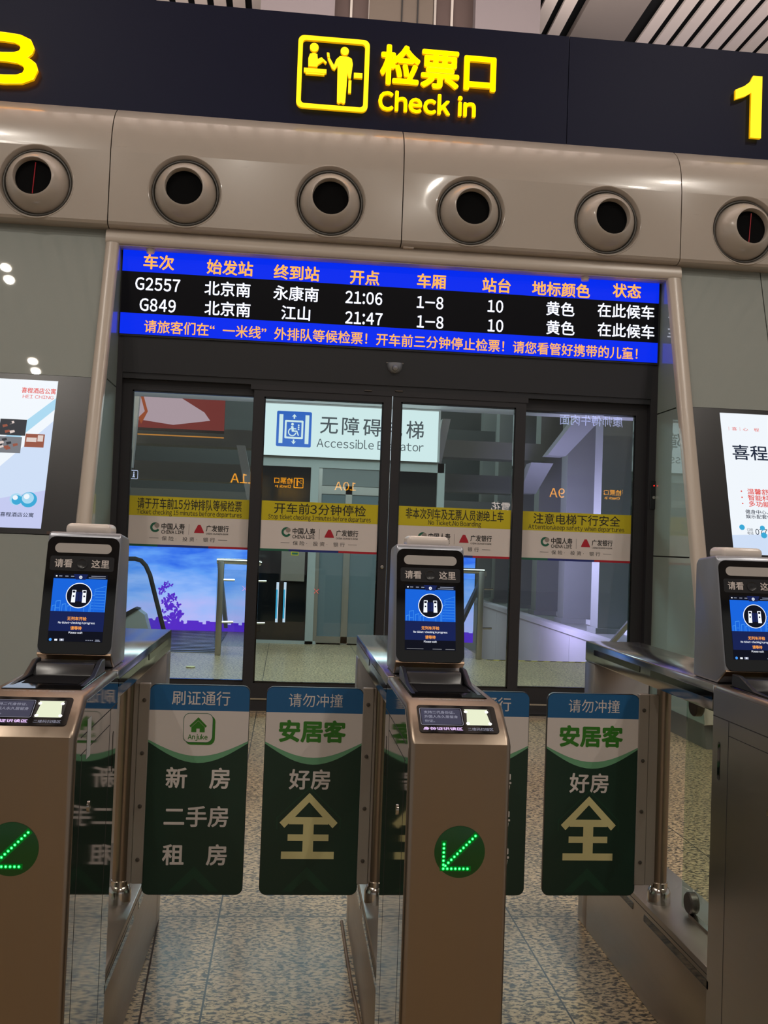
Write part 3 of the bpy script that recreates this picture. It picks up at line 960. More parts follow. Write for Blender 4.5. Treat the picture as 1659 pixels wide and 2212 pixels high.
def gate(cx, label, flaps, side_mat_l, side_mat_r, full_text=True):
    g = thing('ticket_gate', (cx, FYG, 0), label, 'ticket gate', 'stainless ticket gates in a row')
    hw = .108; x0, x1 = cx - hw, cx + hw
    y = FYG
    # front cabinet
    b = MB(); b.prism([(x0, y, 0), (x0, y, .985), (x0, y + .012, .998), (x0, y + .100, 1.055), (x0, y + .505, 1.055), (x0, y + .505, 0)], (2 * hw, 0, 0)); b.bevel(.012, 3, 50)
    b.build('front_cabinet', 'steel_brushed', g)
    for xs, mt in ((x0, side_mat_l), (x1, side_mat_r)):
        s = -1 if xs == x0 else 1
        b = MB(); b.prism([(xs - s * .004, y + .02, .02), (xs - s * .004, y + .02, .972), (xs - s * .004, y + .105, 1.042), (xs - s * .004, y + .50, 1.042), (xs - s * .004, y + .50, .02)], (s * .0052, 0, 0))
        sp = b.build('side_plate', mt, g, False)
        b = MB(); b.box((xs + s * .0010, y + .06, .972), (xs + s * .0016, y + .50, .9745)); b.box((xs + s * .0010, y + .405, .02), (xs + s * .0016, y + .4075, .972))
        b.box((xs + s * .0010, y + .06, .935), (xs + s * .0016, y + .405, .937)); b.box((xs + s * .0010, y + .075, .02), (xs + s * .0016, y + .077, .935))
        b.build('panel_gap', 'seam_dark', sp, False)
        b = MB(); b.lathe([(.012, 0), (.012, .003), (.008, .0035)], (xs + s * .001, y + .18, .80), (s, 0, 0), 18); b.build('lock', 'steel_bright', sp)
        b = MB(); b.prism([(xs + s * .0012, y + .46 + a, .86 + c) for a, c in rrect(.014, .10, .006)], (s * .0008, 0, 0)); b.build('sensor_slit', 'black_gloss', sp, False)
    # top beam, rear post, sill
    b = MB(); b.box((x0 + .0005, y + .508, .98), (x1 - .0005, y + 1.65, 1.055)); b.bevel(.005, 2)
    tb = b.build('top_beam', 'steel_top', g)
    for s, xs in ((-1, x0), (1, x1)):
        for v0, v1 in ((.51, .965), (1.06, 1.54)):
            bb = MB(); bb.prism([(xs, y + (v0 + v1) / 2 + a, 1.022 + c) for a, c in rrect(v1 - v0, .020, .004)], (s * .0012, 0, 0)); bb.build('sensor_window', 'black_gloss', tb, False)
    b = MB(); b.box((x0, y + 1.54, 0), (x1, y + 1.65, .979)); b.bevel(.006, 2)
    rp = b.build('rear_post', 'steel_side', g)
    b = MB(); b.prism([(x0, y + .50, 0), (x0, y + .50, .305), (x0, y + 1.545, .305), (x0, y + 1.545, 0)], (2 * hw, 0, 0)); b.bevel(.004, 2)
    sl = b.build('sill', 'steel_side', g)
    for s, xs in ((-1, x0), (1, x1)):
        bb = MB(); bb.box((xs, y + .47, .286), (xs + s * .0008, y + 1.54, .288)); bb.build('panel_gap', 'seam_dark', sl, False)
        for v0, v1 in ((.49, .965), (1.06, 1.50)):
            bb = MB(); bb.prism([(xs, y + (v0 + v1) / 2 + a, .262 + c) for a, c in rrect(v1 - v0, .022, .004)], (s * .0012, 0, 0)); bb.build('sensor_window', 'black_gloss', sl, False)
    # glass pane with round clamps
    b = MB(); b.box((cx - .004, y + .508, .312), (cx + .004, y + .925, .976)); gp = b.build('glass_pane', 'glass_gate', g, False)
    for zz in (.345, .94):
        b = MB(); b.lathe([(.028, -.014), (.032, -.010), (.032, .010), (.028, .014)], (cx, y + .86, zz), X, 28)
        b.build('glass_clamp', 'bolt_grey', gp)
    b = MB(); b.box((cx - .01, y + .508, .305), (cx + .01, y + .86, .314)); b.build('glass_channel', 'steel_bright', gp, False)
    # card tray let into the top
    b = MB(); b.box((cx - .086, y + .165, 1.0545), (cx + .086, y + .455, 1.0575)); b.bevel(.0015, 1)
    tr = b.build('card_tray', 'black_gloss', g)
    b = MB(); b.prism([(cx - .072, y + .37, 1.057), (cx - .072, y + .40, 1.083), (cx - .072, y + .44, 1.083), (cx - .072, y + .452, 1.057)], (.140, 0, 0)); b.bevel(.004, 2); b.build('tray_bar', 'black_satin', tr)
    for s in (-1, 1):
        b = MB(); b.prism([(cx + s * .071, y + .20, 1.057), (cx + s * .071, y + .33, 1.063), (cx + s * .071, y + .41, 1.090), (cx + s * .071, y + .452, 1.090), (cx + s * .071, y + .452, 1.057)], (s * .012, 0, 0)); b.bevel(.002, 1); b.build('tray_cheek', 'black_satin', tr)
    b = MB(); b.box((cx - .062, y + .24, 1.0572), (cx + .062, y + .36, 1.0582)); b.build('tray_slot', 'black_matt', tr, False)
    cv = Canvas((cx, y + .142, 1.0553), X, Y, .0003); cv.text('支持二代身份证、往来通行证、港澳台居民居住证', 0, 0, .011, 'ui_grey' if False else 'label_white', 0, 0, width=.15); cv.build('lettering', tr)
    # sloping reader panel
    a = Vector((0, .088, .057)).normalized(); nrm = Vector((0, -.057, .088)).normalized()
    c = Vector((cx, y + .056, 1.0265)) + nrm * .0004
    b = MB(); b.prism([c + X * p + a * q for p, q in rrect(.172, .084, .008)], nrm * .0015); rd = b.build('reader_panel', 'black_gloss', g, False)
    cv = Canvas(c + nrm * .0016, X, a, .0003)
    cv.ring([(-.035 + p, .006 + q) for p, q in rrect(.092, .052, .004)], [(-.035 + p, .006 + q) for p, q in rrect(.090, .050, .0035)], 'reader_text', 1)
    cv.rr(-.035, .006, .086, .047, .003, 'reader_blue', 0)
    for i, s in enumerate(('支持二代身份证、', '外国人永久居留身', '份证。')):
        cv.text(s, -.072, .019 - .0135 * i, .0092, 'reader_text', 1, .008, align='L')
    cv.text('身份证识读区', -.035, -.031, .0095, 'reader_lilac', 1, .02, width=.086)
    cv.build('id_reader_screen', rd)
    cv = Canvas(c + nrm * .0016, X, a, .0003)
    cv.rr(.044, .006, .060, .053, .004, 'black_satin', 0)
    cv.poly([(.018, .030), (.069, .030), (.066, .018), (.071, -.019), (.018, -.019), (.022, .018)], 'scan_white', 1)
    for px_, py_ in ((.0205, .022), (.0665, .022), (.021, -.014), (.069, -.014)):
        cv.disc(px_, py_, .0036, 'scan_spot', 2, 14)
    cv.text('二维码扫描区', .046, -.031, .0095, 'reader_text', 1, .0, width=.056)
    cv.build('scan_window', rd)
    # round arrow lamp on the front
    lc = Vector((cx + (.004 if cx > 0 else -.005), y - .0002, .762))
    ld = MB().lathe([(.0535, 0), (.0535, .0012), (.052, .002)], lc, (0, -1, 0), 48).build('arrow_lamp', 'arrow_disc', g)
    cv = Canvas(lc + Vector((0, -.0022, 0)), X, Z, .0003)
    cv.line([(-.034, -.032), (.036, .038)], .013, 'arrow_glow', 0); cv.line([(-.041, -.034), (.024, -.034)], .011, 'arrow_glow', 0); cv.line([(-.034, -.034), (-.034, .024)], .011, 'arrow_glow', 0)
    for p, q in arrow_dots(): cv.disc(p, q, .0030, 'arrow_green', 2, 12); cv.disc(p, q, .0013, 'arrow_core', 3, 10)
    cv.build('led_arrow', ld)
    # red cross lamp at the far end
    rc = Vector((cx, y + 1.6505, .77))
    lr = MB().lathe([(.05, 0), (.05, .001)], rc, (0, 1, 0), 40).build('cross_lamp', 'black_gloss', g)
    cv = Canvas(rc + Vector((0, .0012, 0)), -X, Z, .0003); cv.line([(-.03, -.03), (.03, .03)], .006, 'cross_red'); cv.line([(-.03, .03), (.03, -.03)], .006, 'cross_red'); cv.build('led_cross', lr)
    for args in flaps: flap(g, *args)
    return g


GA = gate(-.522, 'stainless ticket gate cut by the left edge of the photo', [(-.461, -.396, -.096, 'A', 'dark green flap with house logo and three lines of writing')], 'steel_side', 'steel_polished')
b = MB(); b.box((-.4125, FYG + .125, .915), (-.4122, FYG + .165, 1.0)); q = b.build('paper_label', 'label_white', GA, False)
gate(.378, 'stainless ticket gate in the middle with a flap on each side', [(.309, .250, -.047, 'B', 'dark green flap with big cream roof-like character left of the gate'), (.447, .470, .769, 'A', 'dark green flap mostly hidden behind the gate')], 'steel_polished', 'steel_side')
gate(1.26, 'stainless ticket gate at the right edge with open glazed side', [(1.204, 1.122, .826, 'B', 'dark green flap with big cream roof-like character')], 'steel_side', 'steel_side')


# face-recognition terminals standing on the gates
def terminal(cx, label, y0=2.585, task=True):
    t = thing('face_terminal', (cx, y0, 1.056), label, 'face scanner', 'face scanning terminals on the gates')
    hw = .092
    zb_ = 1.056
    pr = [(y0, zb_), (y0 - .058, zb_ + .036), (y0 + .012, zb_ + .335), (y0 + .022, zb_ + .345), (y0 + .135, zb_ + .335), (y0 + .150, zb_ + .32), (y0 + .150, zb_)]
    b = MB(); b.prism([(cx - hw, p, q) for p, q in pr], (2 * hw, 0, 0)); b.bevel(.011, 3, 25)
    b.build('housing', 'silver_paint', t)
    # bronze chin
    b = MB(); b.prism([(cx - hw + .004, y0 - .001, zb_ + .001), (cx - hw + .001, y0 - .060, zb_ + .037), (cx + hw - .001, y0 - .060, zb_ + .037), (cx + hw - .004, y0 - .001, zb_ + .001)], Vector((0, .004, .006))); b.bevel(.001, 1)
    b.build('chin', 'steel_bronze', t)
    A = Vector((0, .070, .299)).normalized(); N = Vector((0, -.299, .070)).normalized()
    c0 = Vector((cx, y0 - .058 + .035, zb_ + .036 + .1495))
    h = .300; w = .180
    b = MB(); b.prism([c0 + X * p + A * q + N * .0005 for p, q in rrect(w, h, .020)], N * .003); fp = b.build('face_plate', 'black_gloss', t, False)
    F0 = c0 + N * .0036
    b = MB(); b.prism([F0 + X * p + A * (q + .120) for p, q in rrect(.142, .025, .0124, 8)], N * .0008); b.build('fill_light', 'lamp_diffuser', fp, False)
    b = MB(); b.prism([F0 + X * p + A * (q + .080) for p, q in rrect(.160, .038, .006)], N * .0006); cp = b.build('camera_panel', 'black_satin', fp, False)
    MB().lathe([(.0145, 0), (.0145, .0014), (.012, .0016), (.010, .0004)], F0 + A * .080 + N * .0006, N, 28).build('lens_ring', 'black_satin', fp)
    for s_, x_ in (('请看', -.046), ('这里', .046)):
        cv = Canvas(F0 + A * .080 + N * .0007, X, A, .0002); cv.text(s_, x_, 0, .023, 'print_white', 0, .016)
        cv.build('lettering', fp)
    # screen content
    cv = Canvas(F0 - A * .0335 + N * .0002, X, A, .00025)
    sw, sh = .134, .172
    cv.rect(-sw / 2, -sh / 2, sw / 2, sh / 2, 'ui_dark', 0)
    cv.rect(-sw / 2, -.010, sw / 2, sh / 2 - .012, 'ui_blue', 1)
    cv.rect(-sw / 2, -.060, sw / 2, -.010, 'ui_navy', 1)
    cv.rect(-sw / 2, -.078, sw / 2, -.060, 'ui_dark', 1)
    cv.poly([(-.018, sh / 2), (.018, sh / 2), (.012, sh / 2 - .014), (-.012, sh / 2 - .014)], 'ui_navy', 2)
    cv.arc(0, sh / 2 - .008, .0022, .0040, 0, 359, 'ui_white', 3); cv.rect(-.001, sh / 2 - .009, .001, sh / 2 - .007, 'ui_white', 3)
    cv.rect(-.062, sh / 2 - .0075, -.058, sh / 2 - .0045, 'ui_white', 2)
    for x in (.33, .5, .66): cv.rect(-.054 + .03 * (x - .33) * 3, sh / 2 - .007, -.046 + .03 * (x - .33) * 3, sh / 2 - .005, 'ui_grey', 2)
    cv.rect(.026, sh / 2 - .005, .062, sh / 2 - .0035, 'ui_grey', 2); cv.rect(.020, sh / 2 - .0095, .062, sh / 2 - .008, 'ui_grey', 2)
    # skyline and round emblem with two gate posts
    for i, (a0, a1, t0) in enumerate(((.038, .066, .058), (.030, .040, .034), (-.056, -.044, .018), (-.064, -.056, .006), (-.040, -.030, .010), (-.028, -.018, .006), (.014, .028, .010))):
        cv.poly([(a0, -.010), (a1, -.010), (a1, t0), (a0, t0 - (.010 if i == 0 else .002))], 'ui_blue_light', 2)
        cv.poly([(a0 + .0012, -.010), (a1 - .001, -.010), (a1 - .001, t0 - .0016), (a0 + .0012, t0 - (.0105 if i == 0 else .0034))], 'ui_blue', 3)
        for q in range(1, 8):
            zq = -.010 + q * .0075
            if zq < t0 - .013: cv.rect(a0 + .002, zq, a1 - .002, zq + .0012, 'ui_blue_light', 4)
    cv.disc(0, .031, .0325, 'ui_white', 5, 40); cv.disc(0, .031, .0305, 'ui_dark', 6, 40)
    for s in (-1, 1):
        cv.poly([(s * .0135 - .005, .013), (s * .0135 + .005, .013), (s * .0125 + .005, .045), (s * .0125 - .005, .045)], 'ui_white', 7)
        cv.rect(s * .0130 - .0033, .038, s * .0130 + .0033, .043, 'ui_dark', 8); cv.disc(s * .0132, .029, .0022, 'ui_dark', 8, 12)
    cv.rect(-.0085, .016, .0085, .040, 'ui_navy', 7); cv.rect(-.0005, .014, .0005, .042, 'ui_dark', 8)
    cv.text('无列车开检', 0, -.028, .0098, 'ui_orange', 4, .02, width=.048); cv.text('No ticket-checking in progress', 0, -.0385, .0066, 'ui_white', 4, .012, width=.090)
    cv.text('请等待', 0, -.052, .0098, 'ui_orange', 4, .02, width=.028); cv.text('Please wait', 0, -.0635, .0066, 'ui_white', 4, .012, width=.034)
    cv.rect(-sw / 2, -sh / 2, sw / 2, -sh / 2 + .008, 'ui_dark', 2)
    if task:
        cv.disc(-.060, -.082, .0036, 'ui_blue_light', 3, 14); cv.rect(-.050, -.0845, -.043, -.080, 'ui_white', 3); cv.rect(-.038, -.085, -.027, -.079, 'ui_grey', 3); cv.rect(-.0345, -.0838, -.0305, -.080, 'ui_white', 4)
        for x in (.026, .031, .036, .041): cv.rect(x, -.083, x + .003, -.081, 'ui_grey', 3)
        cv.rect(.050, -.0815, .060, -.080, 'ui_grey', 3); cv.rect(.049, -.0845, .062, -.083, 'ui_grey', 3)
    else:
        for x in (-.062, -.042, .006, .040): cv.rect(x, -.0835, x + .024, -.082, 'photo_grey', 3)
    cv.build('screen', fp)
    # white cap behind the top edge and pale foot plate
    b = MB(); b.box((cx - .058, y0 + .045, zb_ + .334), (cx + .058, y0 + .145, zb_ + .368)); b.bevel(.014, 4); b.build('cap', 'white_plastic', t)
    b = MB(); b.box((cx - .040, y0 - .030, zb_ + .0004), (cx + .034, y0 - .004, zb_ + .002)); b.build('foot_plate', 'print_cream', t, False)
    return t


terminal(-.522, 'black face scanner on the left gate with a lit blue screen', 2.590)
terminal(.380, 'black face scanner on the middle gate with a lit blue screen', 2.605, False)
terminal(1.258, 'black face scanner on the right gate cut by the photo edge', 2.575)

# cable covers lying along the floor in the lane
b = MB(); b.tube([at(738, 1990, z=.004), at(748, 2060, z=.004), at(760, 2130, z=.004), at(782, 2230, z=.004)], .0055, 8)
tag(b.build('floor_cable', 'cable_brown'), 'thin brown cable strip lying on the floor left of the middle gate', 'cable')
q0, q1 = at(342, 1985, z=.0005), at(296, 2230, z=.0005)
b = MB(); b.prism([(q0.x - .003, q0.y, .0), (q0.x + .003, q0.y, .0), (q1.x + .003, q1.y, .0), (q1.x - .003, q1.y, .0)], (0, 0, .0008))
struct(b.build('trim_11', 'joint_dark', None, False))

# ------------------------------------------------------------------ concourse seen through the doors
b = MB(); b.box((-6, 8.33, 3.26), (7, 13.45, 3.5)); struct(b.build('ceiling_2', 'concourse_pale', None, False))
b = MB(); b.box((-12, 26, 0), (14, 26.3, 9)); struct(b.build('wall_back', 'concourse_dark', None, False))
# accessible-lift block
EY = 13.4


def e(px, py): return at(px, py, y=EY)


ex0, ex1 = e(560, 1100).x, e(955, 1100).x
th = thing('elevator', ((ex0 + ex1) / 2, EY, 0), 'glass lift block with frosted double doors beyond the middle doors', 'elevator')
b = MB(); b.box((ex0, EY + .25, 0), (ex1, EY + 1.2, 2.53)); b.build('shaft', 'concourse_dark', th, False)
zc0 = 2.53
def ebox(bm, pxa, pxb, za, zb2, y0=EY, y1=EY + .25):
    bm.box((e(pxa, 1150).x, y0, za), (e(pxb, 1150).x, y1, zb2))
b = MB(); ebox(b, 560, 955, 2.40, 2.53); ebox(b, 667, 684, 0, 2.40); ebox(b, 941, 957, 0, 2.53); ebox(b, 552, 562, 0, 2.40); ebox(b, 560, 690, 0, .04)
b.build('frame', 'elevator_frame', th, False)
b = MB(); ebox(b, 562, 667, .04, 2.40, EY + .06, EY + .1); b.build('dark_panel', 'elevator_black', th, False)
b = MB(); ebox(b, 838, 941, 0, 2.40, EY + .06, EY + .1); b.build('dark_panel', 'elevator_black', th, False)
b = MB(); ebox(b, 692, 828, 2.165, 2.40, EY + .02, EY + .1); b.build('door_head', 'concourse_grey', th, False)
b = MB(); ebox(b, 684, 692, 0, 2.40, EY + .02, EY + .1); ebox(b, 744, 758, 0, 2.16, EY + .03, EY + .1); ebox(b, 828, 838, 0, 2.40, EY + .02, EY + .1); ebox(b, 684, 838, 2.05, 2.16, EY + .03, EY + .1); ebox(b, 690, 830, .02, .11, EY + .03, EY + .1)
b.build('door_frame', 'steel_side', th, False)
for a0, a1 in ((692, 744), (758, 828)):
    b = MB(); ebox(b, a0, a1, .11, 2.05, EY + .05, EY + .07); b.build('door', 'elevator_frost', th, False)
b = MB(); ebox(b, 610, 661, 1.4 - (1256 - 1168) * EY / F, 1.4 - (1186 - 1168) * EY / F, EY + .02, EY + .06); cp = b.build('call_panel', 'steel_side', th, False)
q = e(637, 1195); cv = Canvas((q.x, EY + .019, q.z), X, Z, .0006); cv.rect(-.05, -.03, .05, .03, 'print_yellow', 0); cv.rect(-.04, -.02, .04, .01, 'print_teal', 1); cv.build('notice_label', cp)
cv = Canvas((0, EY + .058, 0), X, Z, .0006)  # reflections of displays in the black glass, painted as glowing strips
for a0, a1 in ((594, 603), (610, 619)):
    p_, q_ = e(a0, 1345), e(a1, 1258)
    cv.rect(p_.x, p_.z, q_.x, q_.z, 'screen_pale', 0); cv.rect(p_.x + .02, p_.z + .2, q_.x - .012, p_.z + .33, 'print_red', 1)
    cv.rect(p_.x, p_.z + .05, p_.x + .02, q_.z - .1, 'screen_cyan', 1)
cv.build('reflection_strip', th)
# light box over the lift
p_, q_ = e(560, 975), e(945, 895)
sx0, sx1, sz0, sz1 = e(562, 930).x, e(944, 940).x, 2.535, 3.235
th = thing('lift_sign', ((sx0 + sx1) / 2, EY - .12, sz0), 'white light box with blue wheelchair lift symbol above the lift doors', 'sign')
b = MB(); b.box((sx0 - .03, EY - .10, sz0), (sx1 + .03, EY + .2, sz1 + .02)); b.build('casing', 'elevator_frame', th, False)
cv = Canvas((0, EY - .10, 0), X, Z, .001)
cv.rect(sx0, sz0, sx1, sz1, 'lightbox_white', 0)
c = at(635, 927, y=EY - .1); s = .235
cv.rr(c.x, c.z, 2 * s, 2 * s * 1.02, .02, 'lightbox_blue', 1)
for sg_ in (-1, 1): cv.rect(c.x + sg_ * .175 - .026, c.z - .195, c.x + sg_ * .175 + .026, c.z + .195, 'lightbox_white', 2)
cv.ring([(c.x + a, c.z - .005 + d) for a, d in rrect(.25, .25, .015)], [(c.x + a, c.z - .005 + d) for a, d in rrect(.20, .20, .008)], 'lightbox_white', 2)
for sg_ in (-1, 1):
    cv.poly([(c.x, c.z + sg_ * .205), (c.x - .033, c.z + sg_ * .165), (c.x - .010, c.z + sg_ * .172), (c.x - .010, c.z + sg_ * .14), (c.x + .010, c.z + sg_ * .14), (c.x + .010, c.z + sg_ * .172), (c.x + .033, c.z + sg_ * .165)][::sg_], 'lightbox_white', 2)
cv.disc(c.x - .022, c.z + .065, .018, 'lightbox_white', 3)
cv.arc(c.x - .022, c.z - .04, .042, .057, 110, 350, 'lightbox_white', 3)
cv.poly([(c.x - .042, c.z + .04), (c.x - .010, c.z + .04), (c.x - .004, c.z + .012), (c.x + .030, c.z + .012), (c.x + .030, c.z - .002), (c.x - .004, c.z - .002), (c.x + .002, c.z - .018), (c.x + .045, c.z - .018), (c.x + .070, c.z - .085), (c.x + .055, c.z - .088), (c.x + .034, c.z - .036), (c.x - .028, c.z - .036)], 'lightbox_white', 3)
for i in range(3): cv.disc(c.x + .062, c.z + .055 - .028 * i, .011, 'lightbox_white', 3)
for s_, px, py in (('无', 711, 918), ('障', 757, 921), ('碍', 804, 924), ('电', 850, 926), ('梯', 897, 929)):
    c = at(px, py, y=EY - .1); cv.text(s_, c.x, c.z, .26, 'lightbox_ink', 1, .008)
c0, c1 = at(684, 958, y=EY - .1), at(915, 965, y=EY - .1)
cv.text('Accessible Elevator', (c0.x + c1.x) / 2, (c0.z + c1.z) / 2, .155, 'lightbox_ink', 1, .0, width=c1.x - c0.x)
cv.build('lit_face', th)

# big advert screens left and right of the lift
def advert(x0, x1, y, ztop, label, flies=True):
    th = thing('advert_screen', ((x0 + x1) / 2, y, 0), label, 'advert screen', 'blue sky advert screens in the concourse')
    b = MB(); b.box((x0, y + .004, 0), (x1, y + .15, ztop)); b.build('casing', 'black_satin', th, False)
    b = MB(); b.box((x0, y, .0), (x1, y + .003, ztop)); b.build('picture', 'advert_sky', th, False)
    cv = Canvas((x0, y, 0), X, Z, .001); w = x1 - x0
    cv.rect(0, 0, w, .10, 'advert_purple', 0)
    xx = 0
    rnd = random.Random(7)
    while xx < w:
        bw = rnd.uniform(.05, .13); hh = rnd.choice((.13, .15, .17, .14, .31 if .45 < xx / w < .8 else .16))
        cv.rect(xx, 0, min(w, xx + bw), hh, 'advert_purple', 0); xx += bw + rnd.choice((0, .0, .05))
    if flies:
        bx = at(366, 1330, y=y).x - x0
        for i in range(34):
            t = i / 33; zz = .08 + .62 * t; sp_ = .20 * (1 - t) + .04
            px_ = bx + rnd.uniform(-sp_, sp_) - .02 + .05 * math.sin(6 * t); a = rnd.uniform(-.7, .7); r = rnd.uniform(.035, .075) * (1.25 - .6 * t)
            for sgn in (-1, 1):
                pts = [(0, 0), (sgn * r * .4, r * .75), (sgn * r, r * .8), (sgn * r * .9, r * .15), (sgn * r * .55, 0), (sgn * r * .7, -r * .5), (sgn * r * .25, -r * .45)]
                cv.poly([(px_ + p * math.cos(a) - q * math.sin(a), zz + p * math.sin(a) + q * math.cos(a)) for p, q in pts], 'advert_purple', 1 + i % 3)
    cv.build('skyline', th)


AY = 14.9
advert(at(225, 1300, y=AY).x, at(556, 1300, y=AY).x, AY, 1.55, 'wide lit advert screen of blue sky, purple butterflies and skyline left of the lift')
advert(at(955, 1300, y=14.2).x, at(1024, 1300, y=14.2).x, 14.2, 1.55, 'narrow lit advert screen of blue sky beside the right railing', False)

# escalator newel, balustrade and landing plate at the left
VY = 13.3
v = lambda px, py: at(px, py, y=VY)
th = thing('escalator', (v(310, 1360).x, VY, 0), 'escalator end with curved black handrail behind the left door', 'escalator')
pts = [v(255, 1368), v(255, 1212), v(296, 1211), v(308, 1217), v(320, 1236), v(352, 1368)]
MB().prism(pts, (0, .012, 0)).build('balustrade', 'glass_rail', th, False)
MB().tube([v(255, 1207), v(292, 1207), v(305, 1211), v(315, 1222), v(324, 1242), v(354, 1362)], .030, 10).build('handrail', 'rubber', th)
MB().prism([v(255, 1372), v(255, 1330), v(283, 1318), (v(300, 1312)), v(318, 1325), v(330, 1372)], (0, -.25, 0)).build('newel_skirt', 'elevator_frame', th, False)
MB().prism([v(262, 1328), v(296, 1310), v(306, 1313), v(270, 1336)], (0, -.27, 0)).build('newel_cap', 'rubber', th, False)
q0, q1 = at(350, 1412, z=.004), at(462, 1412, z=.004)
b = MB(); b.box((q0.x - .3, 12.1, 0), (q1.x, 14.85, .008))
b.build('landing_plate', 'metal_plate', th, False)
b = MB()
for i in range(16): b.box((q0.x - .3, 12.2 + i * .16, .008), (q1.x, 12.26 + i * .16, .020))
b.build('comb_ribs', 'metal_plate', th, False)


# stainless guard rails with glass
def guard(pxs, top, base_y, label, tube_px):
    th = thing('guard_rail', (at(pxs[0], 1400, y=base_y).x, base_y, 0), label, 'railing', 'stainless railings in the concourse')
    zt_ = at(pxs[0], top, y=base_y).z
    for px in pxs:
        x = at(px, 1320, y=base_y).x
        b = MB(); b.box((x - .035, base_y - .035, 0), (x + .035, base_y + .035, zt_)); b.bevel(.008, 2); b.build('post', 'steel_side', th)
        b = MB()
        for zz in (.35, .80): b.tube([(x, base_y - .02, zz * zt_), (x + .16, base_y + .05, zz * zt_)], .014, 8)
        b.build('glass_bracket', 'steel_bright', th)
    xa, xb = at(tube_px[0], 1230, y=base_y).x, at(tube_px[1], 1230, y=base_y).x
    MB().tube([(xa, base_y, zt_), (xb, base_y, zt_), (xb + .03, base_y + .02, zt_ - .01)] if xb > xa else [(xa, base_y, zt_), (xb, base_y, zt_)], .034, 14).build('top_rail', 'steel_bright', th)
    b = MB(); b.box((min(xa, xb), base_y + .06, .10), (max(xa, xb), base_y + .075, zt_ - .1)); b.build('glass_panel', 'glass_rail', th, False)
    b = MB(); b.prism([(xa, base_y + .09, zt_ - .06), (xa, base_y + .09, zt_ - .0), (xa, base_y + 1.9, .25), (xa, base_y + 1.9, .15)], (.05, 0, 0)); b.build('sloping_rail', 'steel_side', th, False)
    return th


guard((474, 543), 1212, 11.9, 'stainless railing with glass panel left of the lift', (468, 556))
guard((1037,), 1234, 12.15, 'stainless railing post with glass panel right of the middle gate', (1046, 960))

# stairwell: striped edge, far side wall with coping, ledge and windowed wall
b = MB(); b.box((FLX, 12.06, 0), (8, 12.1, .004)); hz = b.build('trim_12', 'hazard_yellow', None, False); struct(hz)
cv = Canvas((FLX, 12.058, .0041), X, Y, .0003)
for i in range(36): cv.poly([(i * .16, 0), (i * .16 + .08, 0), (i * .16 + .11, .045), (i * .16 + .03, .045)], 'black_matt', 0)
struct(cv.build('trim_13'))
WX = 4.32
b = MB()
for i in range(9): b.box((WX, 11.2 + i * 1.75, -2.2), (WX + .12, 11.2 + i * 1.75 + 1.74, .12))
struct(b.build('wall_stairwell', 'parapet', None, False))
b = MB(); b.box((WX - .02, 11.0, .12), (WX + .16, 27, .2)); struct(b.build('trim_14', 'parapet', None, False))
b = MB(); b.box((WX + .16, 8.4, .1), (8, 27, .18)); b.box((FLX, 12.1, -2.4), (WX, 27, -2.2)); b.box((FLX, 26.5, -2.4), (8, 26.8, 0)); struct(b.build('floor_ledge', 'concourse_grey', None, False))
b = MB(); b.box((5.15, 8.4, .18), (5.3, 26.5, 4.6)); struct(b.build('window_1', 'window_dark', None, False))
b = MB(); b.box((5.0, 8.4, .18), (5.15, 26.5, .26)); struct(b.build('trim_15', 'concourse_pale', None, False))
for i in range(9):
    yy = 8.75 + i * 1.84
    b = MB(); b.box((4.62, yy, .18), (5.15, yy + .36, 5.0)); b.box((4.58, yy - .04, .18), (5.15, yy + .40, .26))
    struct(b.build('pilaster', 'concourse_grey', None, False))
    b = MB(); b.box((5.10, yy + 1.1, .18), (5.15, yy + 1.14, 4.6)); struct(b.build('window_mullion', 'black_frame', None, False))
# sloping handrail at the stair's near end
b = MB(); q0, q1 = at(1322, 1388, y=11.6), at(1366, 1338, y=11.0); q2 = at(1366, 1400, y=11.0)
th = thing('stair_handrail', (q1.x, 11.0, 0), 'sloping grey handrail at the foot of the right door', 'handrail')
MB().tube([q0, q1], .035, 10).build('rail', 'steel_side', th); MB().tube([q1, (q1.x, 11.0, 0)], .022, 8).build('post', 'concourse_pale', th)
# deep beams overhead and sloping brackets along the windowed wall
for pa, pb, yb, m_ in ((928, 966, 17.5, 'concourse_grey'), (1003, 1042, 19.0, 'concourse_grey'), (1062, 1100, 21, 'concourse_grey'), (905, 945, 22, 'concourse_dark')):
    za, zb2 = at(500, pb, y=yb).z, at(500, pa, y=yb).z
    b = MB(); b.box((-10, yb, za), (4.6, yb + .5, zb2)); struct(b.build('beam', m_, None, False))
for i, (pa, pb, yb) in enumerate((((520, 962), (540, 1080), 16.6), ((965, 905), (940, 1010), 16.6))):
    a_, b_ = at(*pa, y=yb), at(*pb, y=yb)
    bb = MB(); bb.prism([a_ + X * -.07, a_ + X * .07, b_ + X * .09, b_ + X * -.05], (0, .2, 0)); struct(bb.build('beam_bracket', 'concourse_pale', None, False))
for pa, pb, ya, yb, w_ in (((1283, 892), (1203, 984), 13.9, 15.2, .42), ((1172, 1000), (1140, 1066), 15.5, 16.5, .40)):
    a_, b_ = at(*pa, y=ya), at(*pb, y=yb)
    bb = MB(); bb.prism([a_ + X * -w_ * .45, a_ + X * w_ * .45, b_ + X * w_ * .35, b_ + X * -w_ * .35], (0, .35, 0)); struct(bb.build('beam_bracket', 'concourse_grey', None, False))
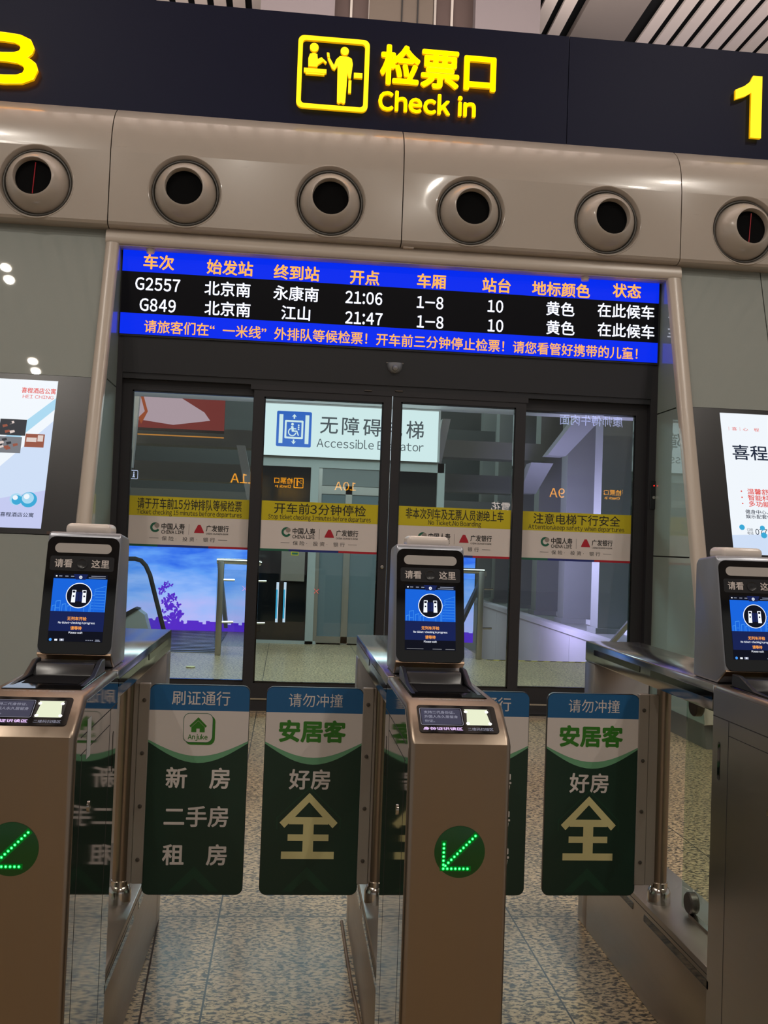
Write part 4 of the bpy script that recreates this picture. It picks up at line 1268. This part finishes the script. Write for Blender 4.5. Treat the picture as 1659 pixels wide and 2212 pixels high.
# banner, leaning white post and information sign at upper left
Yb = 16.0
p_, q_ = at(262, 921, y=Yb), at(487, 862, y=Yb)
th = thing('hanging_banner', ((p_.x + q_.x) / 2, Yb, p_.z), 'red and lilac banner at the top of the left door glass', 'banner')
b = MB(); b.box((p_.x, Yb, p_.z - .04), (q_.x, Yb + .06, q_.z)); b.build('cloth', 'column_brown', th, False)
for f_ in (.1, .9): MB().tube([(p_.x + (q_.x - p_.x) * f_, Yb + .03, q_.z), (p_.x + (q_.x - p_.x) * f_, Yb + .03, 8.98)], .008, 6).build('hanger', 'bolt_grey', th)
cv = Canvas((p_.x, Yb, p_.z), X, Z, .001); w, h = q_.x - p_.x, q_.z - p_.z
cv.rect(0, 0, w, h, 'banner_red', 0)
cv.poly([(w * .15, h), (w * .55, h), (w * .8, h * .55), (w * .86, h * .3), (w * .5, h * .12), (w * .14, h * .25)], 'banner_pale', 1)
cv.poly([(w * .17, h), (w * .20, h), (w * .25, h * .5), (w * .19, h * .1), (w * .16, h * .3), (w * .22, h * .5)], 'banner_rust', 2)
cv.rect(w * .16, -.12, w, -.10, 'orange_line', 0)
cv.build('print', th)
p_ = [at(*q, y=14.6) for q in ((282, 840), (303, 840), (286, 1010), (276, 1010))]
struct(MB().prism(p_, (0, .12, 0)).build('leaning_post', 'concourse_pale', None, False))
q = at(289, 1025, y=18.2); th = thing('information_sign', q, 'small dark square sign with a white letter i near the left door frame', 'sign')
b = MB(); b.box((q.x - .075, 18.2, q.z - .08), (q.x + .075, 18.25, q.z + .08)); b.build('panel', 'concourse_dark', th, False)
MB().tube([(q.x, 18.22, q.z + .08), (q.x, 18.22, 8.98)], .008, 6).build('hanger', 'bolt_grey', th)
cv = Canvas((q.x, 18.2, q.z), X, Z, .001); cv.ring(rrect(.15, .16, .02), rrect(.13, .14, .014), 'screen_lilac'); cv.disc(0, .042, .013, 'screen_lilac'); cv.rect(-.012, -.045, .012, .02, 'screen_lilac'); cv.rect(-.024, -.05, .024, -.036, 'screen_lilac', 1); cv.build('symbol', th)
# scrap of paper on the concourse floor
q = at(412, 1442, z=.0)
b = MB(); b.prism([(q.x - .05, q.y - .03, .001), (q.x + .01, q.y - .05, .001), (q.x + .05, q.y, .001), (q.x + .02, q.y + .05, .001), (q.x - .04, q.y + .04, .001)], (0, 0, .012)); b.bevel(.003, 1)
tag(b.build('paper_scrap', 'paper_scrap'), 'crumpled pale scrap of paper on the floor behind the left door', 'litter')

# ------------------------------------------------------------------ structure above the sign
CYc = 13.0
c_ = lambda px: at(px, 40, y=CYc).x
def col_box(pa, pb, m_, dy=0.0):
    b = MB(); b.box((c_(pa), CYc + dy, 3.5), (c_(pb), CYc + 1.2, 8.98)); return struct(b.build('pillar', m_, None, False))
col_box(563, 722, 'column_grey', -.1)
col_box(722, 798, 'column_brown', .1)
col_box(798, 935, 'column_tan', .0)
col_box(935, 1024, 'column_brown', .1)
col_box(1024, 1163, 'column_grey', -.1)
col_box(375, 525, 'column_tan', 1.1)
b = MB()
for px in (716, 756, 796, 938, 975): b.box((c_(px), CYc + .06, 3.5), (c_(px + 5), CYc + .12, 8.98))
struct(b.build('pillar_strip', 'column_line', None, False))
b = MB()
for px in (866, 900): b.box((c_(px), CYc - .02, 3.5), (c_(px + 3), CYc + .05, 8.98))
b.box((c_(450), CYc + 1.05, 3.5), (c_(453), CYc + 1.1, 8.98))
struct(b.build('pillar_groove', 'seam_dark', None, False))

# paired downlights in the ceiling (seen only as glints)
for x, yy in ((-4.4, 2.4), (-4.4, .3), (5.6, 2.4), (5.6, .3), (-1.2, -3.2), (2.6, -3.2)):
    for s in (-1, 1):
        l_ = light('downlight', (x, yy + s * .13, 8.915), 62, .5, (1, .92, .82)); l_.data.shape = 'DISK'; l_.data.size = .13
    th = thing('ceiling_downlight', (x, yy, 8.9), 'twin round downlight in the hall ceiling', 'ceiling light', 'downlights in the hall ceiling')
    b = MB(); b.box((x - .12, yy - .25, 8.93), (x + .12, yy + .25, 8.985)); b.build('housing', 'white_plastic', th, False)
    for s in (-1, 1): MB().lathe([(.085, 0), (.085, .006)], (x, yy + s * .12, 8.922), Z, 20).build('lamp', 'lamp_glow', th)

# far signs across the hall behind the photographer, seen mirrored in the door glass
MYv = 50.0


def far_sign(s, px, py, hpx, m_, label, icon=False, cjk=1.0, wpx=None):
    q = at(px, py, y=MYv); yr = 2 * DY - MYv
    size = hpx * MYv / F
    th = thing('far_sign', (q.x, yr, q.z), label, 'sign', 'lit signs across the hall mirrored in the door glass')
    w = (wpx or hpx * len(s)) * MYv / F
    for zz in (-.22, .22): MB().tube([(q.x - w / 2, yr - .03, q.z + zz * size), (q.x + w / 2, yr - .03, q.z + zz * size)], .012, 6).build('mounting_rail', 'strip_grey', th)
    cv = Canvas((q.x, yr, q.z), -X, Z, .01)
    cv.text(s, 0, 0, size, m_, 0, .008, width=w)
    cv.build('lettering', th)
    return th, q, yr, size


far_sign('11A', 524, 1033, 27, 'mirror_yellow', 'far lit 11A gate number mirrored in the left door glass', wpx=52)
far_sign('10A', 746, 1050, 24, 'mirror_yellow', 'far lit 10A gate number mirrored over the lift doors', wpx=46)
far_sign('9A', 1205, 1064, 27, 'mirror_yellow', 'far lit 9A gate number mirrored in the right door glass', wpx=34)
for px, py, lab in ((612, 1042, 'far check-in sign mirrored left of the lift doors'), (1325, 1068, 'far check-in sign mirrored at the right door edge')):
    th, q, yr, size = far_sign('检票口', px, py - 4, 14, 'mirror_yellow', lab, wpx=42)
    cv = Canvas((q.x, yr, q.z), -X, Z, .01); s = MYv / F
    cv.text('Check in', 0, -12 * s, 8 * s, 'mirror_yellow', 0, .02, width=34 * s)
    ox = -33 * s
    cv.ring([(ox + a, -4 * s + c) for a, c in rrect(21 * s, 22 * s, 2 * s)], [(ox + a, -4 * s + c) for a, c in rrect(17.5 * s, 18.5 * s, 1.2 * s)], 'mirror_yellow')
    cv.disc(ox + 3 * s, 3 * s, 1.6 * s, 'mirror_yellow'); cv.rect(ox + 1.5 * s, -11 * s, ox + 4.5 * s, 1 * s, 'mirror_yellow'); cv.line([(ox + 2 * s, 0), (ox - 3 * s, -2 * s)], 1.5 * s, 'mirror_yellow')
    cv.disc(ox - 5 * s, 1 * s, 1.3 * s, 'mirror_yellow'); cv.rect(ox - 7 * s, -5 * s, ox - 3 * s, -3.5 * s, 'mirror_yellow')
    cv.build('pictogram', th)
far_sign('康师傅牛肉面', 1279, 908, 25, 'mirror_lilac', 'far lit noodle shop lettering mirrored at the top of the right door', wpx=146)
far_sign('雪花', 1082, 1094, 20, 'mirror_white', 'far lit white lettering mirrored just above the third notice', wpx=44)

MATS['granite'].name = 'granite'
